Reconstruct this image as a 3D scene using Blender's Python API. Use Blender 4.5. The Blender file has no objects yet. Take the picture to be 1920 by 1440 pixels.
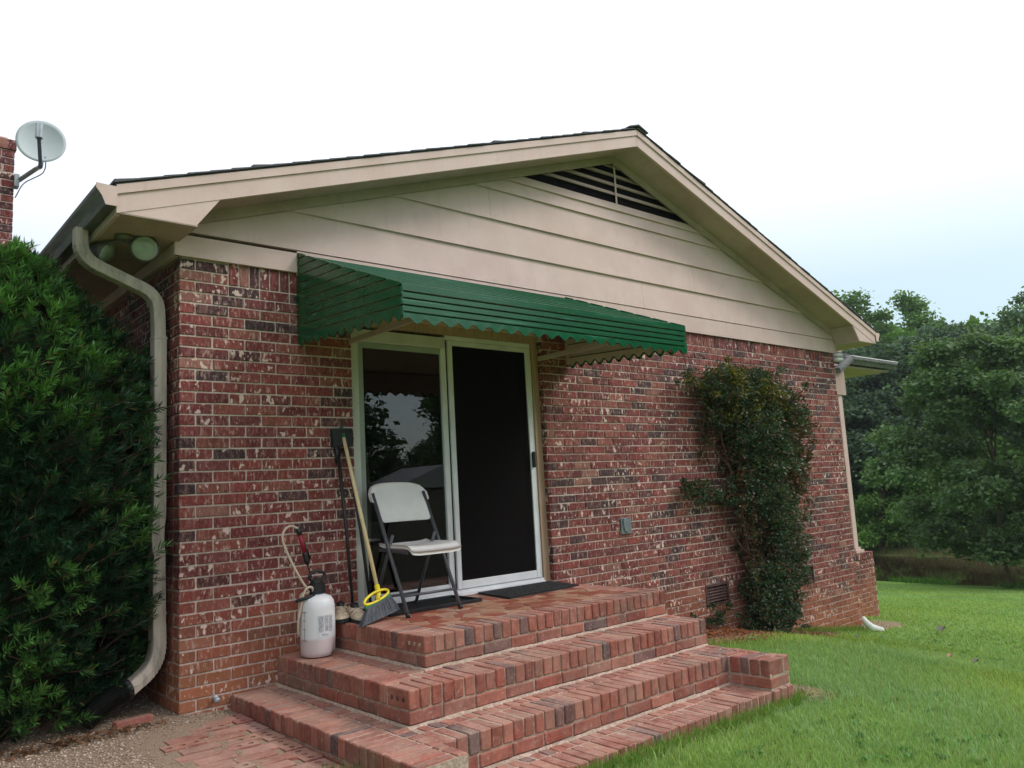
import bpy, math, random
import numpy as np
from mathutils import Vector, Matrix, noise

random.seed(7); RNG = np.random.default_rng(11)
S = bpy.context.scene
COL = S.collection

# ------------------------------------------------------------------ camera
def cam_basis(a, b, c):
    f = Vector((math.sin(a)*math.cos(b), math.cos(a)*math.cos(b), math.sin(b)))
    r = Vector((math.cos(a), -math.sin(a), 0)); u = r.cross(f)
    return r*math.cos(c)+u*math.sin(c), -r*math.sin(c)+u*math.cos(c), f
CAM = Vector((-1.5805, -4.7772, 1.1392))
R_, U_, F_ = cam_basis(0.7192, 0.1335, -0.0550)
cd = bpy.data.cameras.new('camera'); cam = bpy.data.objects.new('camera', cd); COL.objects.link(cam)
M = Matrix((R_, U_, -F_)).transposed().to_4x4(); M.translation = CAM
cam.matrix_world = M
cd.sensor_width = 36; cd.lens = 36*1493.2/1920; cd.clip_end = 600; cd.clip_start = 0.05
S.camera = cam

# ------------------------------------------------------------------ light
S.view_settings.view_transform = 'Standard'; S.view_settings.look = 'None'
S.view_settings.gamma = 1; S.view_settings.use_curve_mapping = False
S.view_settings.exposure = 0.12
SUN_DIR = Vector((0.62, -0.50, 0.75)).normalized()
W = bpy.data.worlds.new('World'); S.world = W; W.use_nodes = True
nt = W.node_tree; nt.nodes.clear()
sky = nt.nodes.new('ShaderNodeTexSky'); sky.sky_type = 'NISHITA'; sky.sun_disc = False
sky.sun_elevation = math.asin(SUN_DIR.z); sky.sun_rotation = math.atan2(SUN_DIR.x, SUN_DIR.y)
sky.dust_density = 1.5
bg1 = nt.nodes.new('ShaderNodeBackground'); bg1.inputs[1].default_value = 0.05
nt.links.new(sky.outputs[0], bg1.inputs[0])
geo = nt.nodes.new('ShaderNodeNewGeometry'); sep = nt.nodes.new('ShaderNodeSeparateXYZ')
nt.links.new(geo.outputs['Incoming'], sep.inputs[0])
neg = nt.nodes.new('ShaderNodeMath'); neg.operation = 'MULTIPLY'; neg.inputs[1].default_value = -1
nt.links.new(sep.outputs[2], neg.inputs[0])
ramp = nt.nodes.new('ShaderNodeValToRGB'); nt.links.new(neg.outputs[0], ramp.inputs[0])
cr = ramp.color_ramp; cr.elements[0].position = 0.0; cr.elements[0].color = (0.34, 0.47, 0.50, 1)
cr.elements[1].position = 1.0; cr.elements[1].color = (1, 1, 1, 1)
for p_, c_ in ((0.14, (0.38, 0.50, 0.53, 1)), (0.22, (0.46, 0.56, 0.585, 1)), (0.32, (0.75, 0.77, 0.79, 1)), (0.5, (0.96, .96, .97, 1))):
    e = cr.elements.new(p_); e.color = c_
bg2 = nt.nodes.new('ShaderNodeBackground'); bg2.inputs[1].default_value = 1.12
nt.links.new(ramp.outputs[0], bg2.inputs[0])
ad = nt.nodes.new('ShaderNodeAddShader'); wo = nt.nodes.new('ShaderNodeOutputWorld')
nt.links.new(bg1.outputs[0], ad.inputs[0]); nt.links.new(bg2.outputs[0], ad.inputs[1]); nt.links.new(ad.outputs[0], wo.inputs[0])
sd = bpy.data.lights.new('sun', 'SUN'); sd.energy = 1.5; sd.angle = math.radians(16); sd.color = (1, .96, .90)
sun = bpy.data.objects.new('sun', sd); COL.objects.link(sun)
sun.rotation_euler = SUN_DIR.to_track_quat('Z', 'Y').to_euler()

# ------------------------------------------------------------------ materials
class N:
    """small node-building helper"""
    def __init__(s, name):
        s.m = bpy.data.materials.new(name); s.m.use_nodes = True; s.t = s.m.node_tree
        s.t.nodes.clear(); s.out = s.t.nodes.new('ShaderNodeOutputMaterial')
        s.pos = None
    def n(s, typ, **k):
        nd = s.t.nodes.new(typ)
        for a, b in k.items(): setattr(nd, a, b)
        return nd
    def l(s, a, b): s.t.links.new(a, b)
    def P(s):
        if s.pos is None: s.pos = s.n('ShaderNodeNewGeometry').outputs['Position']
        return s.pos
    def math(s, op, a, b=None, clamp=False):
        nd = s.n('ShaderNodeMath', operation=op, use_clamp=clamp)
        for i, v in enumerate((a, b)):
            if v is None: continue
            if isinstance(v, (int, float)): nd.inputs[i].default_value = v
            else: s.l(v, nd.inputs[i])
        return nd.outputs[0]
    def vmul(s, v, xyz):
        nd = s.n('ShaderNodeVectorMath', operation='MULTIPLY'); s.l(v, nd.inputs[0]); nd.inputs[1].default_value = xyz
        return nd.outputs[0]
    def vadd(s, v, w):
        nd = s.n('ShaderNodeVectorMath', operation='ADD'); s.l(v, nd.inputs[0]); s.l(w, nd.inputs[1]); return nd.outputs[0]
    def noise(s, scale, detail=3, vec=None, rough=.55, dist=0):
        nd = s.n('ShaderNodeTexNoise'); nd.inputs['Scale'].default_value = scale
        nd.inputs['Detail'].default_value = detail; nd.inputs['Roughness'].default_value = rough
        nd.inputs['Distortion'].default_value = dist
        s.l(vec if vec is not None else s.P(), nd.inputs['Vector']); return nd.outputs[0]
    def ramp(s, fac, lo, hi):
        nd = s.n('ShaderNodeMapRange', interpolation_type='SMOOTHSTEP')
        s.l(fac, nd.inputs[0]); nd.inputs[1].default_value = lo; nd.inputs[2].default_value = hi
        return nd.outputs[0]
    def mix(s, fac, a, b, mode='MIX'):
        nd = s.n('ShaderNodeMix', data_type='RGBA', blend_type=mode)
        for i, v in ((0, fac), (6, a), (7, b)):
            if isinstance(v, (int, float)): nd.inputs[i].default_value = v
            elif isinstance(v, tuple): nd.inputs[i].default_value = (*v, 1) if len(v) == 3 else v
            else: s.l(v, nd.inputs[i])
        return nd.outputs[2]
    def attr(s, name):
        nd = s.n('ShaderNodeAttribute', attribute_name=name); return nd
    def bump(s, h, strength, dist=.01):
        nd = s.n('ShaderNodeBump'); nd.inputs['Strength'].default_value = strength; nd.inputs['Distance'].default_value = dist
        s.l(h, nd.inputs['Height']); return nd.outputs[0]
    def bsdf(s, col, rough=.7, spec=.5, metal=0, nrm=None, **k):
        b = s.n('ShaderNodeBsdfPrincipled')
        if isinstance(col, tuple): b.inputs['Base Color'].default_value = (*col, 1)
        else: s.l(col, b.inputs['Base Color'])
        if isinstance(rough, (int, float)): b.inputs['Roughness'].default_value = rough
        else: s.l(rough, b.inputs['Roughness'])
        b.inputs['Specular IOR Level'].default_value = spec; b.inputs['Metallic'].default_value = metal
        for a, v in k.items(): b.inputs[a].default_value = v
        if nrm is not None: s.l(nrm, b.inputs['Normal'])
        s.l(b.outputs[0], s.out.inputs[0]); return b

def plain(name, col, rough=.6, spec=.5, metal=0, var=.12, scale=18, bump=0.0):
    m = N(name); f = m.noise(scale, 4)
    c = m.mix(m.ramp(f, .3, .7), tuple(x*(1-var) for x in col), tuple(min(1, x*(1+var)) for x in col))
    m.bsdf(c, rough, spec, metal, m.bump(m.noise(scale*6, 3), bump) if bump else None)
    return m.m

def make_brick_mat(name, blotch, orange, dirt):
    m = N(name); at = m.attr('bcol'); seed = at.outputs['Alpha']; base = at.outputs['Color']
    cmb = m.n('ShaderNodeCombineXYZ'); s100 = m.math('MULTIPLY', seed, 37.0)
    for i in range(3): m.l(s100, cmb.inputs[i])
    pv = m.vadd(m.P(), cmb.outputs[0])
    # mottled fired-clay colour
    f1 = m.noise(9, 4, pv, .6); c = m.mix(m.ramp(f1, .3, .7), m.mix(1.0, base, (.62, .55, .55), 'MULTIPLY'), base)
    f2 = m.noise(60, 3, pv); c = m.mix(m.math('MULTIPLY', m.ramp(f2, .45, .75), .30), c, (.46, .22, .18))
    # vertical drag marks
    f3 = m.noise(1.0, 3, m.vmul(pv, (55, 55, 9)), .6); c = m.mix(m.math('MULTIPLY', m.ramp(f3, .50, .72), .45*(1 if blotch else .4)), c, (.40, .20, .17))
    f3b = m.noise(1.0, 3, m.vmul(pv, (42, 42, 12)), .6); c = m.mix(m.math('MULTIPLY', m.ramp(f3b, .55, .75), .5), c, (.12, .045, .045))
    if orange:
        sp = m.n('ShaderNodeSeparateXYZ'); m.l(m.P(), sp.inputs[0])
        h = m.math('ADD', sp.outputs[2], m.math('MULTIPLY', sp.outputs[0], .092))
        h = m.math('ADD', h, m.math('MULTIPLY', m.noise(2.2, 4), .5))
        fo = m.ramp(h, 1.05, .25); c = m.mix(m.math('MULTIPLY', fo, .78), c, (.36, .135, .062))
    if blotch:
        f4 = m.noise(1.0, 2, m.vmul(pv, (33, 33, 20)), .5, .2); f4b = m.noise(1.0, 3, m.vmul(pv, (60, 60, 22)), .5, .3)
        th = m.math('ADD', f4, m.math('MULTIPLY', m.math('SUBTRACT', m.math('FRACT', m.math('MULTIPLY', seed, 57.3)), .62), .16))
        c = m.mix(m.math('MULTIPLY', m.ramp(f4b, .56, .68), .60), c, (.50, .33, .28)); c = m.mix(m.math('MULTIPLY', m.ramp(th, .622, .68), blotch), c, (.70, .54, .47))
    if dirt:
        f5 = m.noise(3.0, 5, None, .65); c = m.mix(m.math('MULTIPLY', m.ramp(f5, .45, .72), dirt), c, (.30, .215, .165))
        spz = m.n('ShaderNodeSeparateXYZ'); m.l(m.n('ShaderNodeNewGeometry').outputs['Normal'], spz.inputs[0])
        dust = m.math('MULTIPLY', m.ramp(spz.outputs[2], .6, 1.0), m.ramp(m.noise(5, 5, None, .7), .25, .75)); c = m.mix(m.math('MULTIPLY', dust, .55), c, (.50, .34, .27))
        c = m.mix(m.math('MULTIPLY', m.ramp(m.noise(2.3, 5, None, .72), .54, .70), .55), c, (.13, .105, .085))
        f6 = m.noise(40, 3, None, .6); c = m.mix(m.math('MULTIPLY', m.ramp(f6, .56, .72), .35), c, (.52, .38, .31))
    hgt = m.math('ADD', m.noise(140, 3, pv), m.math('MULTIPLY', m.noise(25, 3, pv), 1.2))
    m.bsdf(c, .82, .3, 0, m.bump(hgt, .5, .003))
    return m.m
MAT = {}
MAT['wall_brick'] = make_brick_mat('wall_brick', .85, True, 0)
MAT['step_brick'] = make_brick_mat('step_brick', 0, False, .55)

m = N('mortar'); f = m.noise(70, 4); f2 = m.noise(3, 4)
sp = m.n('ShaderNodeSeparateXYZ'); m.l(m.P(), sp.inputs[0])
c = m.mix(m.ramp(f, .3, .7), (.46, .355, .31), (.66, .53, .47)); c = m.mix(m.math('MULTIPLY', m.ramp(f2, .45, .7), .4), c, (.30, .20, .15))
m.bsdf(c, .95, .1, 0, m.bump(f, .6, .003)); MAT['mortar'] = m.m
m = N('step_mortar'); f = m.noise(60, 4); f2 = m.noise(4, 5, None, .65)
c = m.mix(m.ramp(f, .3, .7), (.33, .245, .19), (.56, .43, .35)); c = m.mix(m.math('MULTIPLY', m.ramp(f2, .48, .70), .55), c, (.26, .20, .15))
m.bsdf(c, .95, .1, 0, m.bump(f, .8, .004)); MAT['step_mortar'] = m.m

m = N('beige_paint'); f = m.noise(2.5, 5, None, .65); f2 = m.noise(1, 4, m.vmul(m.P(), (25, 25, 2.5)), .6); f3 = m.noise(1, 3, m.vmul(m.P(), (12, 60, 160)), .6)
c = m.mix(m.ramp(f, .3, .72), (.60, .442, .397), (.67, .510, .465)); c = m.mix(m.math('MULTIPLY', m.ramp(f2, .55, .8), .30), c, (.42, .35, .29))
c = m.mix(m.math('MULTIPLY', m.ramp(m.noise(9, 6, None, .78), .58, .72), .42), c, (.38, .32, .26))
m.bsdf(c, .62, .3, 0, m.bump(f3, .25, .004)); MAT['beige'] = m.m
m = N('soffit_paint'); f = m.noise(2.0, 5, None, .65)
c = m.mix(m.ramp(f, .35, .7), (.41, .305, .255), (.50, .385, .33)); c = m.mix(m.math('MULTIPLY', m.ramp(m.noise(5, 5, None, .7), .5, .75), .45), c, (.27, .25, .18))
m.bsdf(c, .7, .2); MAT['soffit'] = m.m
MAT['dark_hole'] = plain('vent_darkness', (.012, .009, .013), .9, .1)
m = N('shingle'); f = m.noise(260, 2); g = m.noise(9, 4)
c = m.mix(m.ramp(f, .35, .65), (.055, .055, .065), (.17, .165, .18)); c = m.mix(m.math('MULTIPLY', m.ramp(g, .4, .7), .5), c, (.08, .078, .095))
m.bsdf(c, .92, .2, 0, m.bump(f, .5, .003)); MAT['shingle'] = m.m
m = N('gutter_metal'); f = m.noise(1, 4, m.vmul(m.P(), (14, 3, 30)), .6)
m.bsdf(m.mix(m.ramp(f, .4, .7), (.17, .175, .17), (.09, .095, .10)), .6, .3, .1); MAT['gutter'] = m.m
m = N('downspout_paint'); f = m.noise(1, 5, m.vmul(m.P(), (26, 26, 3.2)), .7)
c = m.mix(m.ramp(f, .4, .72), (.48, .41, .345), (.27, .23, .195)); m.bsdf(c, .5, .4); MAT['downspout'] = m.m
m = N('awning_green'); f = m.noise(1, 5, m.vmul(m.P(), (5, 9, 26)), .7); f2 = m.noise(30, 4, None, .7)
c = m.mix(m.ramp(f, .42, .75), (.001, .072, .026), (.003, .102, .038)); c = m.mix(m.math('MULTIPLY', m.ramp(f2, .66, .76), .30), c, (.15, .36, .27)); c = m.mix(m.math('MULTIPLY', m.ramp(m.noise(1, 4, m.vmul(m.P(), (2.2, 5, 38)), .6), .60, .70), .30), c, (.09, .30, .21)); m.bsdf(c, .5, .5); MAT['green'] = m.m
m.m.node_tree.nodes['Principled BSDF'].inputs['Roughness'].default_value = .20
MAT['awning_lining'] = plain('awning_lining', (.50, .42, .36), .55, .4, 0, .1, 8)
m = N('door_frame_paint'); f = m.noise(3, 5, None, .7); m.bsdf(m.mix(m.ramp(f, .4, .75), (.60, .60, .56), (.44, .45, .41)), .45, .5); MAT['door_frame'] = m.m
MAT['white_frame'] = plain('white_aluminium', (.72, .73, .75), .4, .5, 0, .07, 6)
MAT['sash_green'] = plain('sash_grey_green', (.33, .37, .33), .45, .5, 0, .1, 6)  # darker grey-green for the left and top rails of the fixed leaf
m = N('jamb_wood'); f = m.noise(1, 5, m.vmul(m.P(), (40, 40, 3)), .65)
m.bsdf(m.mix(m.ramp(f, .35, .7), (.36, .235, .155), (.48, .34, .245)), .7, .2); MAT['jamb'] = m.m
def glass(name, ior, tint, rough=0.0):
    m = N(name); fr = m.n('ShaderNodeFresnel'); fr.inputs[0].default_value = ior
    tr = m.n('ShaderNodeBsdfTransparent'); tr.inputs[0].default_value = (*tint, 1)
    gl = m.n('ShaderNodeBsdfGlossy'); gl.inputs[1].default_value = rough
    mx = m.n('ShaderNodeMixShader'); m.l(fr.outputs[0], mx.inputs[0]); m.l(tr.outputs[0], mx.inputs[1]); m.l(gl.outputs[0], mx.inputs[2])
    m.l(mx.outputs[0], m.out.inputs[0]); return m.m
MAT['glass'] = glass('door_glass', 1.95, (.80, .86, .83))
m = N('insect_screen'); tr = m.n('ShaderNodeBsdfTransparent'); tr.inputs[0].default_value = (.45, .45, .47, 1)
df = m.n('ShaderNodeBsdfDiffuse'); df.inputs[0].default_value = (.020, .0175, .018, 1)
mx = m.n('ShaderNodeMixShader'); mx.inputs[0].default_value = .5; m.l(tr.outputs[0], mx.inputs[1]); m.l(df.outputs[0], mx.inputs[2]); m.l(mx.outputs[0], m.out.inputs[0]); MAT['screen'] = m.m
MAT['blind'] = plain('blind_slat', (.20, .22, .20), .5, .4)
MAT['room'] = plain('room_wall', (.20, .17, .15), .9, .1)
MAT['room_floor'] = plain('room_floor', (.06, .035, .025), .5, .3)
m = N('curtain'); tl = m.n('ShaderNodeBsdfTranslucent'); tl.inputs[0].default_value = (.75, .80, .78, 1); m.l(tl.outputs[0], m.out.inputs[0]); MAT['curtain'] = m.m
MAT['black_plastic'] = plain('black_plastic', (.012, .012, .014), .45, .5, 0, .3, 30)
MAT['rubber'] = plain('black_rubber', (.022, .022, .024), .75, .35, 0, .4, 60, .3)
MAT['grey_metal'] = plain('dark_grey_enamel', (.075, .075, .088), .38, .5, 0, .15, 20)
MAT['chair_white'] = plain('chair_plastic', (.76, .74, .73), .42, .45, 0, .05, 7, .03)
MAT['yellow'] = plain('yellow_plastic', (.78, .62, .02), .4, .5)
MAT['green_plastic'] = plain('green_plastic', (.01, .13, .045), .45, .5)
m = N('pale_wood'); f = m.noise(1, 4, m.vmul(m.P(), (60, 60, 4)), .6); m.bsdf(m.mix(m.ramp(f, .3, .7), (.70, .53, .29), (.80, .64, .40)), .55, .3); MAT['pale_wood'] = m.m
m = N('bristle'); f = m.noise(1, 3, m.vmul(m.P(), (160, 160, 12)), .6); m.bsdf(m.mix(m.ramp(f, .3, .7), (.022, .026, .036), (.085, .095, .12)), .55, .4); MAT['bristle'] = m.m
m = N('tank_plastic'); sp = m.n('ShaderNodeSeparateXYZ'); m.l(m.P(), sp.inputs[0])
c = m.mix(m.ramp(sp.outputs[2], .345, .325), (.74, .74, .76), (.60, .50, .50)); c = m.mix(m.math('MULTIPLY', m.ramp(m.noise(9, 4, None, .6), .5, .8), .25), c, (.55, .48, .44))
m.bsdf(c, .38, .45, **{'Subsurface Weight': .25, 'Subsurface Scale': .05}); MAT['tank'] = m.m
m = N('printed_label'); br = m.n('ShaderNodeTexBrick'); br.inputs['Scale'].default_value = 1.0
f = m.noise(1, 2, m.vmul(m.P(), (420, 420, 240)), .5); c = m.mix(m.ramp(f, .44, .52), (.09, .09, .11), (.60, .60, .63)); m.bsdf(c, .5, .3); MAT['print'] = m.m
MAT['label_sheet'] = plain('label_sheet', (.66, .66, .69), .5, .3, 0, .04)
MAT['hose'] = plain('hose_vinyl', (.56, .46, .36), .4, .5)
MAT['red_grip'] = plain('red_grip', (.30, .012, .035), .4, .5)
MAT['shoe'] = plain('tan_leather', (.52, .42, .31), .75, .2, 0, .3, 40, .3)
MAT['shoe_brown'] = plain('brown_leather', (.20, .12, .075), .75, .2, 0, .3, 40, .3)
MAT['shoe_lace'] = plain('shoe_lace', (.60, .50, .40), .8, .1)
MAT['plate'] = plain('outlet_cover', (.17, .20, .215), .5, .4)
MAT['dish'] = plain('dish_paint', (.62, .68, .70), .5, .4, 0, .04, 4)
MAT['dish_arm'] = plain('dish_arm', (.17, .18, .24), .5, .4)
MAT['dish_pole'] = plain('dish_pole', (.42, .46, .50), .4, .5, .3)
MAT['lamp_lens'] = plain('lamp_lens', (.36, .41, .36), .25, .6)
MAT['lamp_body'] = plain('lamp_body', (.12, .11, .10), .5, .4)
MAT['shed_metal'] = plain('shed_metal', (.34, .36, .38), .5, .4)
MAT['white_pipe'] = plain('white_pipe', (.80, .80, .78), .4, .5)
MAT['rust_vent'] = plain('foundation_vent', (.10, .055, .05), .7, .3, .1, .3, 30)
MAT['bark'] = plain('bark', (.10, .075, .055), .9, .1, 0, .35, 14, .5)
MAT['bark_pale'] = plain('pale_bark', (.22, .19, .155), .9, .1, 0, .25, 14, .4)
MAT['twig'] = plain('twig', (.10, .05, .04), .85, .2, 0, .3, 30)
m = N('corrugated_pipe'); m.bsdf((.013, .012, .012), .5, .45); MAT['corr'] = m.m
m = N('porch_tile'); at = m.attr('bcol'); f = m.noise(26, 4, None, .65); f2 = m.noise(4, 5, None, .6)
c = m.mix(m.ramp(f, .35, .7), m.mix(1.0, at.outputs['Color'], (.72, .68, .66), 'MULTIPLY'), at.outputs['Color'])
c = m.mix(m.math('MULTIPLY', m.ramp(f2, .50, .72), .4), c, (.42, .27, .19)); m.bsdf(c, .6, .4, 0, m.bump(f, .2, .003)); MAT['tile'] = m.m

def leaf_mat(name, trans=.25, rough=.5, spec=.35):
    m = N(name); at = m.attr('bcol')
    f = m.noise(1.3, 3); c = m.mix(m.ramp(f, .3, .7), m.mix(1.0, at.outputs['Color'], (.78, .82, .80), 'MULTIPLY'), at.outputs['Color'])
    b = m.bsdf(c, rough, spec); tl = m.n('ShaderNodeBsdfTranslucent'); m.l(m.mix(1.0, c, (1.3, 1.5, .6), 'MULTIPLY'), tl.inputs[0])
    mx = m.n('ShaderNodeMixShader'); mx.inputs[0].default_value = trans
    m.l(b.outputs[0], mx.inputs[1]); m.l(tl.outputs[0], mx.inputs[2]); m.l(mx.outputs[0], m.out.inputs[0]); return m.m
MAT['leaf'] = leaf_mat('leaf', .22, .45, .4)
MAT['tree_leaf'] = leaf_mat('tree_leaf', .25, .65, .2)
MAT['grass_blade'] = leaf_mat('grass_blade', .3, .6, .25)

# ------------------------------------------------------------------ mesh helpers
class MB:
    def __init__(s): s.v = []; s.f = []; s.c = []
    def add(s, vs, fs, col=None):
        o = len(s.v); s.v += [tuple(x) for x in vs]; s.f += [tuple(i+o for i in f) for f in fs]
        s.c += [col or (1, 1, 1, 1)]*len(vs); return s
    def box(s, a, b, col=None):
        x0, y0, z0 = a; x1, y1, z1 = b
        return s.add([(x0,y0,z0),(x1,y0,z0),(x1,y1,z0),(x0,y1,z0),(x0,y0,z1),(x1,y0,z1),(x1,y1,z1),(x0,y1,z1)],
                     [(0,3,2,1),(4,5,6,7),(0,1,5,4),(1,2,6,5),(2,3,7,6),(3,0,4,7)], col)
    def cbox(s, a, b, ch=.004, col=None, jit=0.0, rnd=None):
        """box with all edges chamfered"""
        r = rnd or random
        lo = [a[i] for i in range(3)]; hi = [b[i] for i in range(3)]
        vs = []; idx = {}
        for sx in (0, 1):
            for sy in (0, 1):
                for sz in (0, 1):
                    c_ = [hi[0] if sx else lo[0], hi[1] if sy else lo[1], hi[2] if sz else lo[2]]
                    d_ = [-ch if sx else ch, -ch if sy else ch, -ch if sz else ch]
                    j = [r.uniform(-jit, jit) for _ in range(3)] if jit else (0, 0, 0)
                    for ax in range(3):
                        p = [c_[k]+(d_[k] if k != ax else 0)+j[k] for k in range(3)]
                        idx[(sx, sy, sz, ax)] = len(vs); vs.append(p)
        fs = []
        def q(*k): fs.append(tuple(idx[x] for x in k))
        for ax in range(3):
            o = [k for k in range(3) if k != ax]
            for sd_ in (0, 1):
                loop = []
                for u, v in ((0, 0), (1, 0), (1, 1), (0, 1)):
                    t = [0, 0, 0]; t[ax] = sd_; t[o[0]] = u; t[o[1]] = v; loop.append(idx[(*t, ax)])
                fs.append(tuple(loop))
            for u in (0, 1):
                for v in (0, 1):
                    t0 = [0, 0, 0]; t0[ax] = 0; t0[o[0]] = u; t0[o[1]] = v; t1 = list(t0); t1[ax] = 1
                    fs.append((idx[(*t0, o[0])], idx[(*t1, o[0])], idx[(*t1, o[1])], idx[(*t0, o[1])]))
        for sx in (0, 1):
            for sy in (0, 1):
                for sz in (0, 1): fs.append(tuple(idx[(sx, sy, sz, ax)] for ax in range(3)))
        return s.add(vs, fs, col)
    def prism(s, poly, axis, a, b, col=None):
        """polygon of 2-D points extruded along axis 0/1/2"""
        def p3(u, v, w):
            return {0: (w, u, v), 1: (u, w, v), 2: (u, v, w)}[axis]
        n = len(poly)
        vs = [p3(u, v, a) for u, v in poly]+[p3(u, v, b) for u, v in poly]
        fs = [tuple(range(n)), tuple(range(2*n-1, n-1, -1))]+[(i, (i+1) % n, n+(i+1) % n, n+i) for i in range(n)]
        return s.add(vs, fs, col)
    def tube(s, pts, rad, seg=10, caps=True, col=None, flat=None):
        pts = [Vector(p) for p in pts]; n = len(pts); rad = rad if isinstance(rad, (list, tuple)) else [rad]*n
        vs = []; fs = []; up = None
        for i, p in enumerate(pts):
            t = (pts[min(i+1, n-1)]-pts[max(i-1, 0)]).normalized()
            if up is None: up = t.orthogonal().normalized()
            up = (up-t*up.dot(t)); up = up.normalized() if up.length > 1e-6 else t.orthogonal().normalized()
            w = t.cross(up)
            for k in range(seg):
                a = 2*math.pi*k/seg; vs.append(p+(up*math.cos(a)+w*math.sin(a))*rad[i])
        for i in range(n-1):
            for k in range(seg):
                fs.append((i*seg+k, i*seg+(k+1) % seg, (i+1)*seg+(k+1) % seg, (i+1)*seg+k))
        if caps: fs += [tuple(range(seg))[::-1], tuple((n-1)*seg+k for k in range(seg))]
        return s.add(vs, fs, col)
    def recttube(s, pts, w, d, side, col=None, ribs=0):
        """rectangular section swept along pts; side = fixed direction of width w"""
        pts = [Vector(p) for p in pts]; side = Vector(side).normalized(); n = len(pts); vs = []; fs = []
        prof = [(-1, -1), (-.5, -1.0), (0, -1.0), (.5, -1.0), (1, -1), (1.0, 0), (1, 1), (.5, 1.0), (0, 1.0), (-.5, 1.0), (-1, 1), (-1.0, 0)]
        k = len(prof)
        for i, p in enumerate(pts):
            t = (pts[min(i+1, n-1)]-pts[max(i-1, 0)]).normalized(); nn = t.cross(side).normalized()
            for j, (a, b) in enumerate(prof):
                e = .88 if (abs(a) == 1 and abs(b) == 1) else (1-(.06 if (j in (2, 8)) else 0))
                vs.append(p+side*(a*w/2*e)+nn*(b*d/2*e))
        for i in range(n-1):
            for j in range(k): fs.append((i*k+j, i*k+(j+1) % k, (i+1)*k+(j+1) % k, (i+1)*k+j))
        fs += [tuple(range(k))[::-1], tuple((n-1)*k+j for j in range(k))]
        return s.add(vs, fs, col)
    def lathe(s, prof, c=(0, 0, 0), seg=24, col=None, fn=None):
        vs = []; fs = []; n = len(prof)
        for i, (r, z) in enumerate(prof):
            for k in range(seg):
                a = 2*math.pi*k/seg; rr, zz = (r, z) if fn is None else fn(i, a, r, z)
                vs.append((c[0]+rr*math.cos(a), c[1]+rr*math.sin(a), c[2]+zz))
        for i in range(n-1):
            for k in range(seg): fs.append((i*seg+k, i*seg+(k+1) % seg, (i+1)*seg+(k+1) % seg, (i+1)*seg+k))
        fs += [tuple(range(seg))[::-1], tuple((n-1)*seg+k for k in range(seg))]
        return s.add(vs, fs, col)
    def build(s, name, mat, parent=None, smooth=False, color=False, bevel=0):
        me = bpy.data.meshes.new(name); me.from_pydata(s.v, [], s.f); me.update()
        if color:
            a = me.attributes.new('bcol', 'FLOAT_COLOR', 'POINT'); a.data.foreach_set('color', np.array(s.c, dtype=np.float32).ravel())
        return fin(name, me, mat, parent, smooth, bevel)
def fin(name, me, mat, parent, smooth=False, bevel=0):
    me.materials.append(MAT[mat] if isinstance(mat, str) else mat)
    if smooth: me.shade_smooth()
    o = bpy.data.objects.new(name, me); COL.objects.link(o)
    if parent is not None: o.parent = parent
    if bevel:
        b = o.modifiers.new('bevel', 'BEVEL'); b.width = bevel; b.segments = 2; b.limit_method = 'ANGLE'
    return o
def np_mesh(name, V, F, colors, mat, parent=None, smooth=False):
    """V (n,3), F (m,k) with constant k; colours per vertex"""
    me = bpy.data.meshes.new(name); n, k = F.shape
    me.vertices.add(len(V)); me.vertices.foreach_set('co', V.astype(np.float32).ravel())
    me.loops.add(n*k); me.loops.foreach_set('vertex_index', F.astype(np.int32).ravel())
    me.polygons.add(n); me.polygons.foreach_set('loop_start', np.arange(0, n*k, k, dtype=np.int32))
    me.update(calc_edges=True)
    if colors is not None:
        a = me.attributes.new('bcol', 'FLOAT_COLOR', 'POINT'); cc = np.ones((len(V), 4), np.float32); cc[:, :3] = colors
        a.data.foreach_set('color', cc.ravel())
    return fin(name, me, mat, parent, smooth)
def tag(o, label=None, cat=None, group=None, kind=None):
    if label: o['label'] = label
    if cat: o['category'] = cat
    if group: o['group'] = group
    if kind: o['kind'] = kind
    return o
def empty(name, loc=(0, 0, 0)):
    o = bpy.data.objects.new(name, None); COL.objects.link(o); o.location = loc; o.empty_display_size = .1; return o
def thing(name, label, cat, group=None): return tag(empty(name), label, cat, group)
def lerp(a, b, t): return a+(b-a)*t
def proj_size(p):
    d = (Vector(p)-CAM).dot(F_); return 1/max(d, .1)

# ------------------------------------------------------------------ ground
GX = [-60, -5, 0, .8, 3, 5, 6, 7, 8, 11, 24.3, 26, 31, 33.0, 35, 50, 120, 400]
GZ = [.6, .05, .0, -.07, -.13, -.27, -.46, -.61, -.74, -1.04, -2.35, -3.0, -3.0, -2.32, -1.75, -1.0, 2, 4]
def ground(x, y):
    z = np.interp(x, GX, GZ)
    yy = np.clip(y, -40, 0)
    return z+.045*yy*(np.interp(x, [-1, 1, 20, 24], [.45, 1, 1, 0]))
def rnd_noise2(x, y, s, seed=0):
    """cheap smooth value noise, vectorised"""
    x = np.asarray(x)*s+seed*17.3; y = np.asarray(y)*s+seed*7.1
    xi = np.floor(x).astype(int); yi = np.floor(y).astype(int); fx = x-xi; fy = y-yi
    def h(a, b): 
        v = np.sin(a*127.1+b*311.7+seed*13.7)*43758.5453; return v-np.floor(v)
    fx = fx*fx*(3-2*fx); fy = fy*fy*(3-2*fy)
    return (h(xi, yi)*(1-fx)+h(xi+1, yi)*fx)*(1-fy)+(h(xi, yi+1)*(1-fx)+h(xi+1, yi+1)*fx)*fy

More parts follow.
